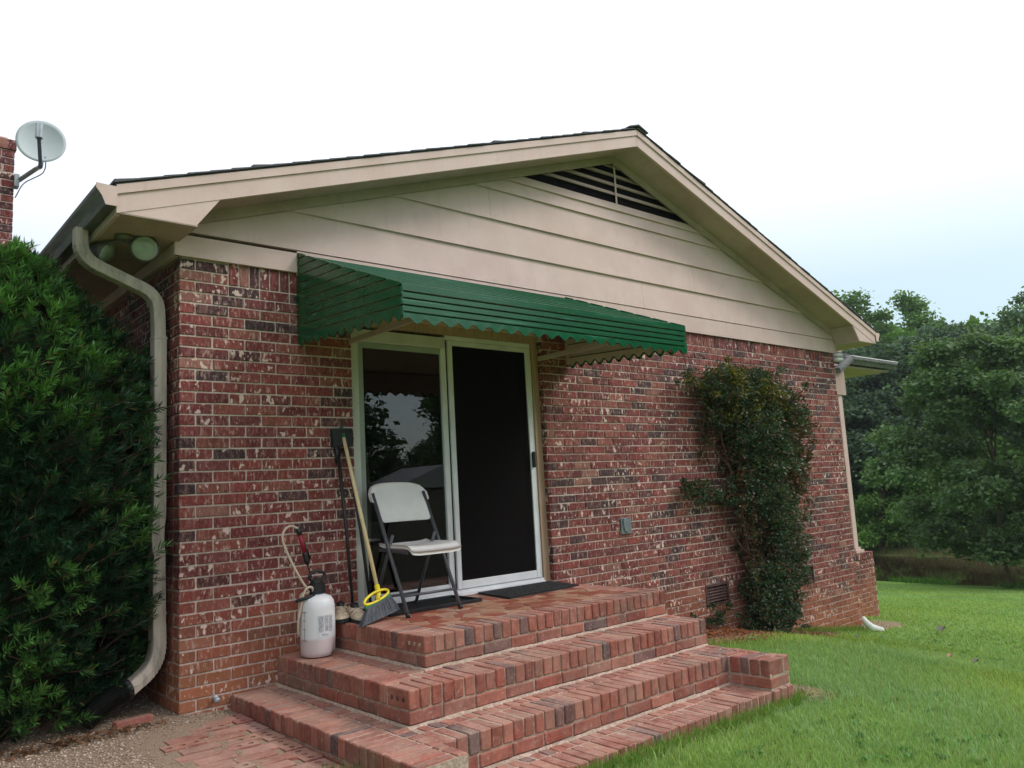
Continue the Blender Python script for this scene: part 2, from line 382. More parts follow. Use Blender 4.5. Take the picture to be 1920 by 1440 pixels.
xs = np.concatenate([np.linspace(-60, -8, 14), np.linspace(-7, 14, 106), np.linspace(14.5, 60, 92), np.linspace(65, 400, 18)])
ys = np.concatenate([np.linspace(-200, -22, 14), np.linspace(-20, 14, 86), np.linspace(15, 60, 30), np.linspace(65, 300, 14)])
XX, YY = np.meshgrid(xs, ys); ZZ = ground(XX, YY)+(rnd_noise2(XX, YY, .9, 3)-.5)*.035*np.clip((XX-1)/3, 0, 1)
ZZ += (rnd_noise2(XX, YY, .25, 5)-.5)*.5*np.clip((XX-34)/6, 0, 1)
V = np.stack([XX, YY, ZZ], -1).reshape(-1, 3); nx = len(xs)
ii, jj = np.meshgrid(np.arange(len(ys)-1), np.arange(nx-1), indexing='ij'); b0 = (ii*nx+jj).ravel()
F = np.stack([b0, b0+1, b0+nx+1, b0+nx], 1)
m = N('lawn_ground'); P = m.P(); sp = m.n('ShaderNodeSeparateXYZ'); m.l(P, sp.inputs[0]); X_, Y_ = sp.outputs[0], sp.outputs[1]
g1 = m.noise(.55, 4, None, .6); g2 = m.noise(45, 3, None, .7); g3 = m.noise(4, 4, None, .65)
gr = m.mix(m.ramp(g1, .3, .7), (.135, .25, .05), (.21, .34, .08))
gr = m.mix(m.math('MULTIPLY', m.ramp(g2, .3, .7), .55), gr, (.08, .19, .035)); gr = m.mix(m.math('MULTIPLY', m.ramp(g3, .55, .8), .35), gr, (.20, .27, .075))
# beyond the lake: rough olive bank
fb = m.ramp(X_, 32.0, 33.0); gr = m.mix(fb, gr, m.mix(m.ramp(m.noise(1.2, 5, None, .7), .35, .65), (.10, .075, .035), (.055, .085, .022)))
soil = m.mix(m.ramp(m.noise(90, 4, None, .7), .3, .7), (.22, .155, .11), (.42, .315, .235))
soil = m.mix(m.math('MULTIPLY', m.ramp(m.noise(7, 4), .5, .75), .4), soil, (.18, .125, .09))
# gravel and soil to the left of the steps
ed = m.math('ADD', X_, m.math('MULTIPLY', m.noise(3, 3), .5))
f1 = m.ramp(ed, .75, .55); f1 = m.math('MULTIPLY', f1, m.ramp(m.math('ADD', Y_, m.math('MULTIPLY', m.noise(5, 3), .3)), -1.55, -1.3))
def spot(cx, cy, rx, ry, lo=1.0, hi=.7):
    a = m.math('DIVIDE', m.math('SUBTRACT', X_, cx), rx); b_ = m.math('DIVIDE', m.math('SUBTRACT', Y_, cy), ry)
    d = m.math('ADD', m.math('MULTIPLY', a, a), m.math('MULTIPLY', b_, b_)); d = m.math('ADD', d, m.math('MULTIPLY', m.math('SUBTRACT', m.noise(6, 4, None, .7), .5), 1.3))
    return m.ramp(d, lo, hi)
f2 = spot(5.3, -.05, 2.0, .52); f3 = spot(8.6, .35, .85, .5); f4 = spot(3.15, -1.85, .28, .3)
ft = m.math('MAXIMUM', m.math('MAXIMUM', f1, f2), m.math('MAXIMUM', f3, f4))
c = m.mix(ft, gr, soil)
m.bsdf(c, .95, .1, 0, m.bump(m.noise(60, 4, None, .7), .7, .02)); MAT['ground'] = m.m
tag(np_mesh('ground', V, F, None, 'ground', smooth=True), kind='structure')
# lake
m = N('lake_water'); nb = m.noise(1, 3, m.vmul(m.P(), (2.4, 1.3, 1)), .5)
m.bsdf((.022, .014, .008), .04, .5, 0, m.bump(nb, .06, .04)); MAT['water'] = m.m
tag(MB().add([(22, -120, -2.42), (36, -120, -2.42), (36, 160, -2.42), (22, 160, -2.42)], [(0, 1, 2, 3)]).build('lake_water', 'water'), kind='structure')

# ------------------------------------------------------------------ bricks
HW = 7.98; CO = .0677; BL = .2032
REDS = [(.225, .045, .042), (.195, .038, .038), (.250, .054, .045), (.160, .034, .037), (.27, .080, .062), (.215, .05, .044), (.165, .042, .045)]
DARKS = [(.055, .034, .042), (.072, .036, .042), (.048, .032, .040), (.09, .034, .038)]
def brick_col(kind='wall'):
    r = random.random()
    if kind == 'wall':
        c = random.choice(DARKS) if r < .165 else random.choice(REDS)
        if r > .965: c = (.30, .135, .105)
    else:
        c = random.choice([(.15, .10, .10), (.12, .085, .09), (.19, .11, .10)]) if r < .10 else random.choice([(.38, .140, .098), (.40, .160, .115), (.33, .112, .08), (.32, .115, .085), (.41, .185, .135), (.34, .10, .07)])
    k = random.uniform(.85, 1.15); return (c[0]*k, c[1]*k, c[2]*k, random.random())
BR = []          # collected wall bricks: (size on screen, box a, box b, colour)
def emit(parent, items, mat, limit, name='brick', ch=.003, jit=.0012):
    items = sorted(items, key=lambda t: -t[0]); rest = MB(); n = 0
    for k, (sz, a, b, col) in enumerate(items):
        if k < limit: MB().cbox(a, b, ch, col, jit).build(name, mat, parent, color=True)
        else: rest.cbox(a, b, ch, col, jit); n += 1
    if n: o = rest.build(name, mat, parent, color=True); o['kind'] = 'stuff'
def hidden_behind_bush(x, z): return False
def cut(rects, x0, x1, z0, z1):
    """clip a brick against openings; returns list of x intervals"""
    segs = [(x0, x1)]
    for (a, b, c, d) in rects:
        if z1 > c+.012 and z0 < d-.012:
            ns = []
            for (p, q) in segs:
                if q <= a or p >= b: ns.append((p, q)); continue
                if p < a-.02: ns.append((p, a-.006))
                if q > b+.02: ns.append((b+.006, q))
            segs = ns
    return [s_ for s_ in segs if s_[1]-s_[0] > .015]
house = thing('brick_house', 'single storey red brick house with beige gable siding and low pitched shingle roof', 'house')
DOOR = (1.15, 2.95, .385, 2.42)
VENT1 = (4.935, 5.315, -.0677, .1354); VENT2 = (6.60, 6.98, -.0677, .1354)
HOLES = [DOOR, VENT1, VENT2]
zt = 39*CO
bricks = []
for L in range(1, 52):
    z1 = zt-(L-1)*CO-.0045; z0 = zt-L*CO+.0055
    if L <= 3:                           # quoin stretchers beside the soldier course
        for (s0, s1) in ((0, .30), (HW-.30, HW)):
            x = s0; first = True; k = L % 2
            ws = [.092, .194] if k else [.194, .092]
            if s0 > 1: ws = ws[::-1]
            for w in ws:
                if L < 3 or True:
                    bricks.append((x, x+w, z0, z1)); x += w+.0096
        if L <= 2: continue
        lo, hi = .30, HW-.30
    else: lo, hi = 0, HW
    off = 0 if L % 2 == 0 else -(BL/2)
    x = off
    while x < HW:
        a = max(x, 0); b = min(x+BL-.0096, HW)
        if x+BL > HW and HW-a < .02: break
        if b-a > .02 and not (L == 3 and (a < .29 or b > HW-.29)): bricks.append((a, b, z0, z1))
        elif L == 3 and b > .32 and a < .3: bricks.append((.305, b, z0, z1))
        x += BL
items = []
for (x0, x1, z0, z1) in bricks:
    g = float(ground(max(x0, 0), 0))
    if z1 < g-.12: continue
    for (a, b) in cut(HOLES, x0, x1, z0, z1):
        if 2.99 > a > .93 and z1 < .36: continue        # behind the landing
        pr = random.uniform(-.003, .003)
        depth = .092 if (a > .001 and b < HW-.001) else .0925
        s_ = proj_size(((a+b)/2, 0, (z0+z1)/2))
        items.append((s_*s_*(b-a), (a, pr, z0), (b, depth, z1), brick_col()))
# soldier course
x = .305
while x < HW-.31:
    for (a, b) in cut([], x, x+.058, zt-2*CO, zt):
        items.append((proj_size((a, 0, 2.6))**2*.06, (a, random.uniform(-.002, .002), zt-2*CO+.0055), (b, .09, zt+.05), brick_col()))
    x += .0677
def sheet(x0, x1, z0, z1, y, holes, thick=.03):
    mb = MB(); xs_ = sorted({x0, x1, *[h for r in holes for h in r[:2] if x0 < h < x1]}); zs_ = sorted({z0, z1, *[h for r in holes for h in r[2:] if z0 < h < z1]})
    for i in range(len(xs_)-1):
        for j in range(len(zs_)-1):
            cx = (xs_[i]+xs_[i+1])/2; cz = (zs_[j]+zs_[j+1])/2
            if any(r[0] < cx < r[1] and r[2] < cz < r[3] for r in holes): continue
            mb.box((xs_[i], y, zs_[j]), (xs_[i+1], y+thick, zs_[j+1]))
    return mb
wall = sheet(.006, HW-.006, -1.3, 2.70, .0065, HOLES, .085).build('front_wall', 'mortar', house)
emit(wall, items, 'wall_brick', 295)
# brick returns of the door opening
rt = MB()
for L in range(3, 36):
    z1 = zt-(L-1)*CO-.0045; z0 = zt-L*CO+.0055
    if z1 > DOOR[3] or z0 < .39: continue
    rt.cbox((DOOR[1]-.006, .004 + (.0 if L % 2 else .0), z0), (DOOR[1]+.05, .105, z1), .003, brick_col(), .001)
    rt.cbox((DOOR[0]-.05, .004, z0), (DOOR[0]+.003, .105, z1), .003, brick_col(), .001)
o = rt.build('brick', 'wall_brick', wall, color=True); o['kind'] = 'stuff'
# left side wall
items = []
for L in range(1, 42):
    z1 = zt-(L-1)*CO-.0045; z0 = zt-L*CO+.0055
    y = .102 if L % 2 else .102+BL/2
    if L % 2 == 0: items.append((proj_size((0, .15, z0))**2*.1, (random.uniform(-.002, .002), .102, z0), (.09, .102+.092, z1), brick_col()))
    while y < 6.9:
        s_ = proj_size((0, y, z0)); items.append((s_*s_*.12, (random.uniform(-.002, .002), y, z0), (.09, min(y+.194, 6.97), z1), brick_col())); y += BL
lw = MB().box((.0065, .10, -.3), (.09, 6.97, 2.70)).build('side_wall', 'mortar', house)
emit(lw, items, 'wall_brick', 80)
MB().box((HW-.09, .10, -1.3), (HW-.004, 6.97, 2.70)).build('end_wall', 'mortar', house)
BW = (6.15, 6.60, 1.30, 2.42)
bwl = sheet(.0, HW, -1.3, 2.70, 6.975, [BW], .1).build('back_wall', 'mortar', house)
# room behind the sliding door
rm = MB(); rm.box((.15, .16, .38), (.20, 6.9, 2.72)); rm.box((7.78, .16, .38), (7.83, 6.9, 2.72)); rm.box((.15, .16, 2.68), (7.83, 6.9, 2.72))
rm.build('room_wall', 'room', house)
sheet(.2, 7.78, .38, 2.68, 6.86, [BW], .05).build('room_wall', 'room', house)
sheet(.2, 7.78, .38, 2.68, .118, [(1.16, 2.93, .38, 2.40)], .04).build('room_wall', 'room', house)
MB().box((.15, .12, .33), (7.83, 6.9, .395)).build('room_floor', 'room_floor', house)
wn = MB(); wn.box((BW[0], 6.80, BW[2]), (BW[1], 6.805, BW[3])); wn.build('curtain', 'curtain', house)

# ------------------------------------------------------------------ steps
steps = thing('brick_steps', 'wide red brick entrance steps with low side cheek and tiled landing below the sliding door', 'steps')
core = MB(); Z4 = [.395, .226, .057, -.112]; XR = 2.945
core.box((.909, -1.111, .0), (XR-.0045, .115, Z4[0]-.0035)); core.box((.589, -1.431, -.1), (XR-.005, -.006, Z4[1]-.0035))
core.box((.299, -1.731, -.3), (XR-.0055, -.007, Z4[2]-.0035)); core.box((.55, -1.90, -.5), (XR-.011, -1.5, Z4[3]-.0035))
core.box((.296, -1.939, -.3), (.545, -1.70, Z4[2]-.0045)); core.box((2.7305, -2.0245, -.3), (XR-.006, -1.70, Z4[2]-.0045))
core.box((.552, -2.0245, -.5), (XR-.0065, -1.85, Z4[3]-.0045))
core.build('mortar_bed', 'step_mortar', steps)
def fillet(p0, p1, nrm, z):
    mb = MB(); n = 60; vs = []
    for i in range(n+1):
        t = i/n; x = lerp(p0[0], p1[0], t); y = lerp(p0[1], p1[1], t); w = .013+.014*noise.noise(Vector((x*9, y*9, z)))+.008*random.random(); h = .010+.006*noise.noise(Vector((x*14, y*14, 5+z)))
        vs += [(x, y, z+h), (x+nrm[0]*w*.5, y+nrm[1]*w*.5, z+h*.6), (x+nrm[0]*w, y+nrm[1]*w, z-.003)]
    mb.add(vs, [(i*3+j, i*3+j+1, i*3+j+4, i*3+j+3) for i in range(n) for j in range(2)]); mb.build('mortar_fillet', 'step_mortar', steps)
fillet((.89, -1.121), (2.94, -1.121), (0, -1), .226); fillet((.899, -.0), (.899, -1.13), (-1, 0), .226); fillet((.57, -1.441), (2.94, -1.441), (0, -1), .057); fillet((.579, 0), (.579, -1.45), (-1, 0), .057); fillet((.56, -1.741), (2.72, -1.741), (0, -1), -.112)
sb = []
def sbrick(a, b, w=1.0):
    c_ = ((a[0]+b[0])/2, (a[1]+b[1])/2, (a[2]+b[2])/2); dz = random.uniform(-.002, .0025)
    s_ = proj_size(c_)**2*w*max(b[0]-a[0], b[1]-a[1])
    sb.append((s_, (a[0]+random.uniform(-.002, .002), a[1]+random.uniform(-.002, .002), a[2]), (b[0]+random.uniform(-.001, .001), b[1], b[2]+dz), brick_col('step')))
def row_front(x0, x1, y, ztop, ln=.194, w=1.0, p=.0677, h=.0916):     # bricks standing side by side along X, nose at y
    n = max(1, round((x1-x0)/p)); st = (x1-x0)/n
    for i in range(n): sbrick((x0+i*st+.0038, y, ztop-h), (x0+(i+1)*st-.0038, y+ln, ztop), w)
def row_side(y0, y1, x, ztop, ln=.194, w=1.0, sgn=1, h=.0916):
    n = max(1, round((y1-y0)/.0677)); st = (y1-y0)/n
    for i in range(n):
        a, b = (x, x+ln) if sgn > 0 else (x-ln, x)
        sbrick((a, y0+i*st+.0038, ztop-h), (b, y0+(i+1)*st-.0038, ztop), w)
def str_front(x0, x1, y, ztop, w=1.0):
    x = x0; k = 0
    while x < x1-.01:
        e = min(x+.194, x1); sbrick((x, y+.001, ztop-.0578), (e, y+.09, ztop), w*.5); x += .2032
def str_side(y0, y1, x, ztop, sgn=1, w=.5):
    y = y0
    while y < y1-.01:
        e = min(y+.194, y1); a, b = (x+.001, x+.09) if sgn > 0 else (x-.09, x-.001)
        sbrick((a, y, ztop-.0578), (b, e, ztop), w); y += .2032
zp, zb, zc, zd = Z4
# landing
row_front(.90, XR, -1.12, zp, w=1.5); row_side(-.918, -.004, .90, zp, w=1.3); row_side(-.918, -.004, XR, zp, sgn=-1)
str_front(.902, XR, -1.12, zp-.1016); str_side(-1.025, -.004, .90, zp-.1016); str_side(-1.02, -.004, XR, zp-.1016, -1, .1)
# second step
row_front(.58, XR, -1.44, zb, w=1.5); row_side(-1.238, -.004, .58, zb, w=1.3)
row_front(.79, XR, -1.238, zb, .098, .6); row_side(-1.13, -.004, .782, zb, .098, .6)
str_front(.582, XR, -1.44, zb-.1016); str_side(-1.345, -.004, .58, zb-.1016); row_side(-1.24, -.004, XR+.001, zb-.0005, sgn=-1, w=.05); str_side(-1.34, -.004, XR, zb-.1016, -1, .1)
# third step with the left cheek
row_front(.565, 2.735, -1.74, zc, w=1.5); row_side(-1.94, -.004, .29, zc, w=1.3); row_side(-1.74, -.004, .492, zc, .078, .6)
row_front(.60, XR, -1.538, zc, .098, .6); row_side(-1.94, -1.745, .492, zc, .058, .6)
str_front(.56, 2.72, -1.74, zc-.1016); str_side(-1.93, -.004, .29, zc-.1016)
str_front(.30, .545, -1.945, zc-.1016)
# right cheek
row_side(-2.03, -1.75, 2.725, zc, .155, w=1.4); row_side(-1.745, -1.445, 2.745, zc, .135, w=1); row_side(-2.03, -1.44, XR+.002, zc, .058, sgn=-1)
str_side(-2.03, -1.75, 2.725, zc-.1016); str_front(2.735, XR, -2.03, zc-.1016); str_side(-1.93, -.5, XR, zc-.1016, -1, .2)
# lowest step
row_front(.56, 2.72, -2.03, zd, w=1.4); row_front(.56, 2.72, -1.828, zd, .075, .8); row_front(2.73, XR, -2.045, zd-.001, .1)
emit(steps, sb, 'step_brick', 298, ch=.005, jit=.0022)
# filled core holes on the two exposed corner bricks
for (x, yy, zz, mt) in ((.899, -1.12, zp, 'step_mortar'), (.579, -1.44, zb, 'rust_vent')):
    for k in range(3):
        y = yy+.045+k*.05
        MB().add([(x-.002, y+.008*math.cos(a), zz-.046+.011*math.sin(a)) for a in [i*math.pi/4 for i in range(8)]]+[(x+.01, y+.008*math.cos(a), zz-.046+.011*math.sin(a)) for a in [i*math.pi/4 for i in range(8)]],
                 [tuple(range(8))]+[(i, (i+1) % 8, 8+(i+1) % 8, 8+i) for i in range(8)]).build('core_hole', mt, steps)
# landing: crazy paving of broken tile
def clip(poly, px, py, nx_, ny_):
    out = []
    for i in range(len(poly)):
        a = poly[i]; b = poly[(i+1) % len(poly)]
        da = (a[0]-px)*nx_+(a[1]-py)*ny_; db = (b[0]-px)*nx_+(b[1]-py)*ny_
        if da <= 0: out.append(a)
        if (da < 0) != (db < 0): t = da/(da-db); out.append((a[0]+(b[0]-a[0])*t, a[1]+(b[1]-a[1])*t))
    return out
seeds = []
for i in range(15):
    for j in range(9):
        seeds.append((1.10+(i+random.uniform(.05, .95))*1.645/15, -.918+(j+random.uniform(.05, .95))*1.02/9))
for (sx, sy) in seeds:
    poly = [(1.10, -.918), (2.745, -.918), (2.745, .10), (1.10, .10)]
    for (qx, qy) in seeds:
        if (qx, qy) == (sx, sy) or abs(qx-sx)+abs(qy-sy) > .6: continue
        dx, dy = qx-sx, qy-sy; l = math.hypot(dx, dy); g = .0045
        poly = clip(poly, (sx+qx)/2-dx/l*g, (sy+qy)/2-dy/l*g, dx/l, dy/l)
        if len(poly) < 3: break
    if len(poly) < 3: continue
    c_ = random.choice([(.42, .21, .13), (.46, .25, .16), (.28, .075, .045), (.33, .095, .06), (.42, .20, .13), (.30, .085, .05), (.48, .28, .20)])
    k = random.uniform(.9, 1.1)
    MB().prism(poly, 2, zp-.006, zp-.0005+random.uniform(-.001, .001), (c_[0]*k, c_[1]*k, c_[2]*k, random.random())).build('tile', 'tile', steps, color=True)

# ------------------------------------------------------------------ gable, soffit, roof
AP = HW/2; SL = .3385
def roof_top(x): return 4.40-SL*abs(x-AP)
def wall_clip(x_poly, top): pass
def gable_poly(z0, z1, x0, x1, inset=0.0):
    """part of the rectangle below the rake line z = 4.215 - SL*|x-AP| """
    P_ = [(x0, z0), (x1, z0), (x1, z1), (x0, z1)]
    T = 4.205-inset
    P_ = clip(P_, AP, T, SL/math.hypot(SL, 1), 1/math.hypot(SL, 1)); 
    if len(P_) < 3: return P_
    return clip(P_, AP, T, -SL/math.hypot(SL, 1), 1/math.hypot(SL, 1))
rows = [(2.80, 3.07, [4.31]), (3.065, 3.345, [5.15]), (3.34, 3.605, [2.45]), (3.60, 3.72, []), (3.715, 3.79, [])]
gb = MB().prism([(-.0, 2.70), (HW, 2.70), (AP+3.98, 2.79+.05), (AP, 4.20), (AP-3.98, 2.84)], 1, .03, .09).build('gable_sheathing', 'dark_hole', house)
for (z0, z1, js) in rows:
    cuts = [-.02]+js+[HW+.02]
    for a, b in zip(cuts[:-1], cuts[1:]):
        p = gable_poly(z0, z1, a+.0012, b-.0012)
        if len(p) < 3: continue
        mb = MB(); n = len(p)
        # lapped board: the foot stands proud of the board below
        vs = [(u, -.030+.020*(w-z0)/(z1-z0), w) for u, w in p]+[(u, .0295, w) for u, w in p]
        mb.add(vs, [tuple(range(n)), tuple(range(2*n-1, n-1, -1))]+[(i, (i+1) % n, n+(i+1) % n, n+i) for i in range(n)])
        mb.build('siding_board', 'beige', house)
# gable vent
p = gable_poly(3.79, 4.3, 2.7, 5.4)
vent = MB().prism(p, 1, .026, .0285).build('gable_vent', 'dark_hole', house)
for k in range(4):
    z0 = 3.872+k*.092
    q = gable_poly(z0, z0+.036, 2.6, 5.5, .005)
    if len(q) >= 3:
        n = len(q); vs = [(u, -.012+(w-z0)*.8, w) for u, w in q]+[(u, .018, w+.008) for u, w in q]
        MB().add(vs, [tuple(range(n)), tuple(range(2*n-1, n-1, -1))]+[(i, (i+1) % n, n+(i+1) % n, n+i) for i in range(n)]).build('louvre_slat', 'beige', vent)
MB().box((AP+.035, -.018, 3.785), (AP+.055, -.013, 4.19)).build('mullion', 'beige', vent)
# frieze board, stopped at the awning
MB().box((-.035, -.030, 2.645), (.748, -.006, 2.778)).build('frieze_board', 'beige', house, bevel=.002)
MB().box((.752, -.024, 2.63), (HW+.035, -.006, 2.795)).build('frieze_board', 'beige', house, bevel=.002)
MB().box((-.037, -.028, 2.645), (-.004, 6.9, 2.72)).build('frieze_board', 'beige', house)
OV = -.35; EX = .44
for sg in (-1, 1):
    def X(x): return AP+sg*(AP-x)*-1 if sg > 0 else x     # mirror helper (x measured on the left half)
    mx = (lambda x: x) if sg < 0 else (lambda x: HW-x)
    def pr(poly, y0, y1, name, mat, bev=0):
        return MB().prism([(mx(u), w) for u, w in poly], 1, y0, y1).build(name, mat, house, bevel=bev)
    # rake board and the narrow trim on top of it
    zt0 = roof_top(-EX)-.022; zt1 = roof_top(AP)-.022
    pr([(-EX, zt0-.045), (AP, zt1-.045), (AP, zt1-.150), (-EX, zt0-.150)], OV, OV+.024, 'rake_board', 'beige', .002)
    pr([(-EX-.004, zt0), (AP, zt1), (AP, zt1-.047), (-EX-.004, zt0-.047)], OV-.012, OV+.014, 'rake_trim', 'beige', .002)
    # sloped rake soffit
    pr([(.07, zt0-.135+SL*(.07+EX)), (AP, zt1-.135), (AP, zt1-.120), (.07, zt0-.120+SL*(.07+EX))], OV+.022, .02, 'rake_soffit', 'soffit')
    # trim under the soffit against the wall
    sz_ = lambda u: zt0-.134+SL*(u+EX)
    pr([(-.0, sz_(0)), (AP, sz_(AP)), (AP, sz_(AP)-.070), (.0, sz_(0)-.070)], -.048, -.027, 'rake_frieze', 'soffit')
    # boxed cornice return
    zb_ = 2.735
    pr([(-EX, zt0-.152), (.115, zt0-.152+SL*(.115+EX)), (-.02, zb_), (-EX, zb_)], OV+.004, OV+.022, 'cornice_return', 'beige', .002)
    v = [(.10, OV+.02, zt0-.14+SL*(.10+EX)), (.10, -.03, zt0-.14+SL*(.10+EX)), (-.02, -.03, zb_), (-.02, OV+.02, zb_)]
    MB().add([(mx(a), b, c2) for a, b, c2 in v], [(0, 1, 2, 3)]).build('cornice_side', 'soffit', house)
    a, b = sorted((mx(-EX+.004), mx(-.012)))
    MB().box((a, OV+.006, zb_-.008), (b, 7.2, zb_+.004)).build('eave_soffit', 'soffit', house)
    a, b = sorted((mx(-EX), mx(-EX+.02)))
    MB().box((a, OV+.026, 2.72), (b, 7.2, 2.87)).build('fascia_board', 'beige', house)
# shingle courses (each strip overlaps the one below it), ragged at the rake
roof = MB()
roof.prism([(-EX-.01, roof_top(-EX)-.020), (AP, 4.378), (HW+EX+.01, roof_top(-EX)-.020), (HW+EX+.01, roof_top(-EX)-.008), (AP, 4.390), (-EX-.01, roof_top(-EX)-.008)], 1, OV-.004, 7.2)
roof = roof.build('roof_deck', 'shingle', house)
for sg in (-1, 1):
    x = -EX-.02; k = 0
    while x < AP:
        x1 = min(x+.17, AP+.01); mxx = (lambda u: u) if sg < 0 else (lambda u: HW-u)
        z0, z1 = roof_top(x), roof_top(x1); j = random.uniform(0, .010); hh = random.uniform(.003, .006)+(.009 if random.random() < .10 else 0); y0 = OV-.016-random.uniform(0, .014)
        MB().prism([(mxx(x), z0-.006), (mxx(x1), z1-.008), (mxx(x1), z1-.002), (mxx(x), z0+hh)], 1, y0, 7.22).build('shingle', 'shingle', roof)
        x += .128; k += 1
MB().prism([(AP-.13, roof_top(AP-.13)+.012), (AP, 4.412), (AP+.13, roof_top(AP-.13)+.012), (AP+.13, roof_top(AP-.13)+.022), (AP, 4.424), (AP-.13, roof_top(AP-.13)+.022)], 1, OV-.04, 7.22).build('ridge_cap', 'shingle', roof)

# gutters (K profile swept along Y)
def gutter(x, sg, y0, y1, zt_, name='gutter'):
    w, h = .10, .105
    pf = [(0, 0), (0, -h), (w*.55, -h), (w*.72, -h*.62), (w*.86, -h*.42), (w, -h*.22), (w, 0), (w-.006, 0), (w-.006, -h*.2), (w*.8, -h*.42), (w*.66, -h*.64), (w*.5, -h+.006), (.006, -h+.006), (.006, 0)]
    mb = MB(); n = len(pf)
    vs = [(x+sg*a, y0, zt_+b) for a, b in pf]+[(x+sg*a, y1, zt_+b) for a, b in pf]
    mb.add(vs, [(i, (i+1) % n, n+(i+1) % n, n+i) for i in range(n)])
    g = mb.build(name, 'gutter', house)
    cap = [(0, 0), (0, -h-.004), (w*.57, -h-.004), (w*.74, -h*.62), (w*.88, -h*.42), (w+.004, -h*.22), (w+.004, .003)]
    MB().prism([(x+sg*a, zt_+b) for a, b in cap], 1, y0-.004, y0+.001).build('end_cap', 'beige', g)
    return g
gutter(-EX-.002, -1, OV-.01, 2.95, 2.868); gutter(HW+EX+.002, 1, OV-.01, 6.0, 2.868)

# downspout on the left corner
def arc(p0, p1, p2, n=6):
    p0, p1, p2 = map(Vector, (p0, p1, p2)); return [p0*(1-t)**2+p1*2*t*(1-t)+p2*t*t for t in [i/n for i in range(n+1)]]
def smooth_path(pts, r=.07, n=6):
    pts = [Vector(p) for p in pts]; out = [pts[0]]
    for i in range(1, len(pts)-1):
        a = pts[i]+(pts[i-1]-pts[i]).normalized()*r; b = pts[i]+(pts[i+1]-pts[i]).normalized()*r
        out += arc(a, pts[i], b, n)
    return out+[pts[-1]]
dsp = empty('downspout'); dsp.parent = house
YD = .17
p1 = smooth_path([(-.50, YD, 2.775), (-.50, YD, 2.60), (-.075, YD, 2.43), (-.065, YD, 2.15)], .10, 7)
mb = MB().recttube(p1, .095, .072, (0, 1, 0)); mb.build('elbow', 'downspout', dsp)
for t in range(9):                                            # crimped ribs of the elbow
    q = p1[2+t]; q2 = p1[3+t] if 3+t < len(p1) else p1[-1]
p2 = [(-.065, YD, z) for z in (2.16, 1.6, 1.12, 1.06, .98, .90, .6, .45)]
p2 = [Vector(p) for p in p2]; p2[3].x -= .006; p2[4].x -= .012; p2[4].y -= .004; p2[5].x -= .004
MB().recttube(p2, .100, .078, (0, 1, 0)).build('pipe', 'downspout', dsp)
MB().recttube([(-.065, YD, 2.175), (-.065, YD, 2.16)], .106, .084, (0, 1, 0)).build('seam_band', 'downspout', dsp)
MB().recttube([(-.065, YD, .56), (-.065, YD, .545)], .106, .084, (0, 1, 0)).build('seam_band', 'downspout', dsp)
p3 = smooth_path([(-.065, YD, .50), (-.065, YD-.01, .27), (-.235, YD-.05, .17)], .12, 9)
el = MB().recttube(p3, .104, .080, (0, 1, 0)); el.build('elbow', 'downspout', dsp)
for path, w, d in ((p1, .099, .076), (p3, .1075, .0835)):
    rb = MB()
    idx = range(2, 9) if path is p1 else range(1, len(path)-1)
    for i in idx:
        a = path[i]; t = (path[min(i+1, len(path)-1)]-path[i-1]).normalized(); rb.recttube([a-t*.004, a+t*.004], w, d, (0, 1, 0))
    rb.build('crimp', 'downspout', dsp)
cp = MB(); s0 = Vector((-.235, YD-.05, .17)); s1 = Vector((-.47, YD-.13, .060)); path = []; rads = []
for i in range(49):
    t = i/48; path.append(s0.lerp(s1, t)+Vector((0, 0, .02*math.sin(t*3.1)))); rads.append(.060 if i % 2 else .050)
    if i < 5: rads[-1] = .062
cp.tube(path, rads, 14); cp.build('corrugated_pipe', 'corr', dsp)
# right corner downspout, elbow and white outlet
mb = MB().recttube(smooth_path([(8.46, .02, 2.78), (8.46, .02, 2.62), (8.07, .04, 2.44), (8.07, .04, 2.2)], .08, 5), .09, .07, (0, 1, 0)); d2 = empty('downspout'); d2.parent = house
MB().recttube([(8.035, .40, 2.7), (8.035, .40, -.62)], .09, .07, (0, 1, 0)).build('pipe', 'downspout', d2)
for k in range(2): MB().lathe([(.02, -.02), (.06, -.015), (.06, .01), (.02, .02)], (7.99, -.055, 2.60-k*.055), 10).build('insulator', 'white_pipe', house, smooth=True)
wp = MB().tube([(7.88, -.06, -.57), (7.90, -.08, -.63), (7.97, -.11, -.70), (8.14, -.16, -.75)], [.022, .036, .045, .030], 12).build('downspout_outlet', 'white_pipe', None, smooth=True)
tag(wp, 'short white plastic drain outlet lying on the grass at the far wall corner', 'drain pipe')

# foundation vents
for (a, b, c2, d) in (VENT1, VENT2):
    v = MB(); v.box((a, -.004, c2), (b, .012, c2+.022)); v.box((a, -.004, d-.022), (b, .012, d)); v.box((a, -.0035, c2+.022), (a+.022, .012, d-.022)); v.box((b-.022, -.0035, c2+.022), (b, .012, d-.022))
    vo = v.build('foundation_vent', 'rust_vent', house)
    MB().box((a+.01, .05, c2+.01), (b-.01, .06, d-.01)).build('vent_back', 'dark_hole', vo)
    for k in range(5):
        z = c2+.038+k*.028; MB().add([(a+.02, .004, z), (b-.02, .004, z), (b-.02, .03, z+.022), (a+.02, .03, z+.022)], [(0, 1, 2, 3)]).build('louvre', 'rust_vent', vo)
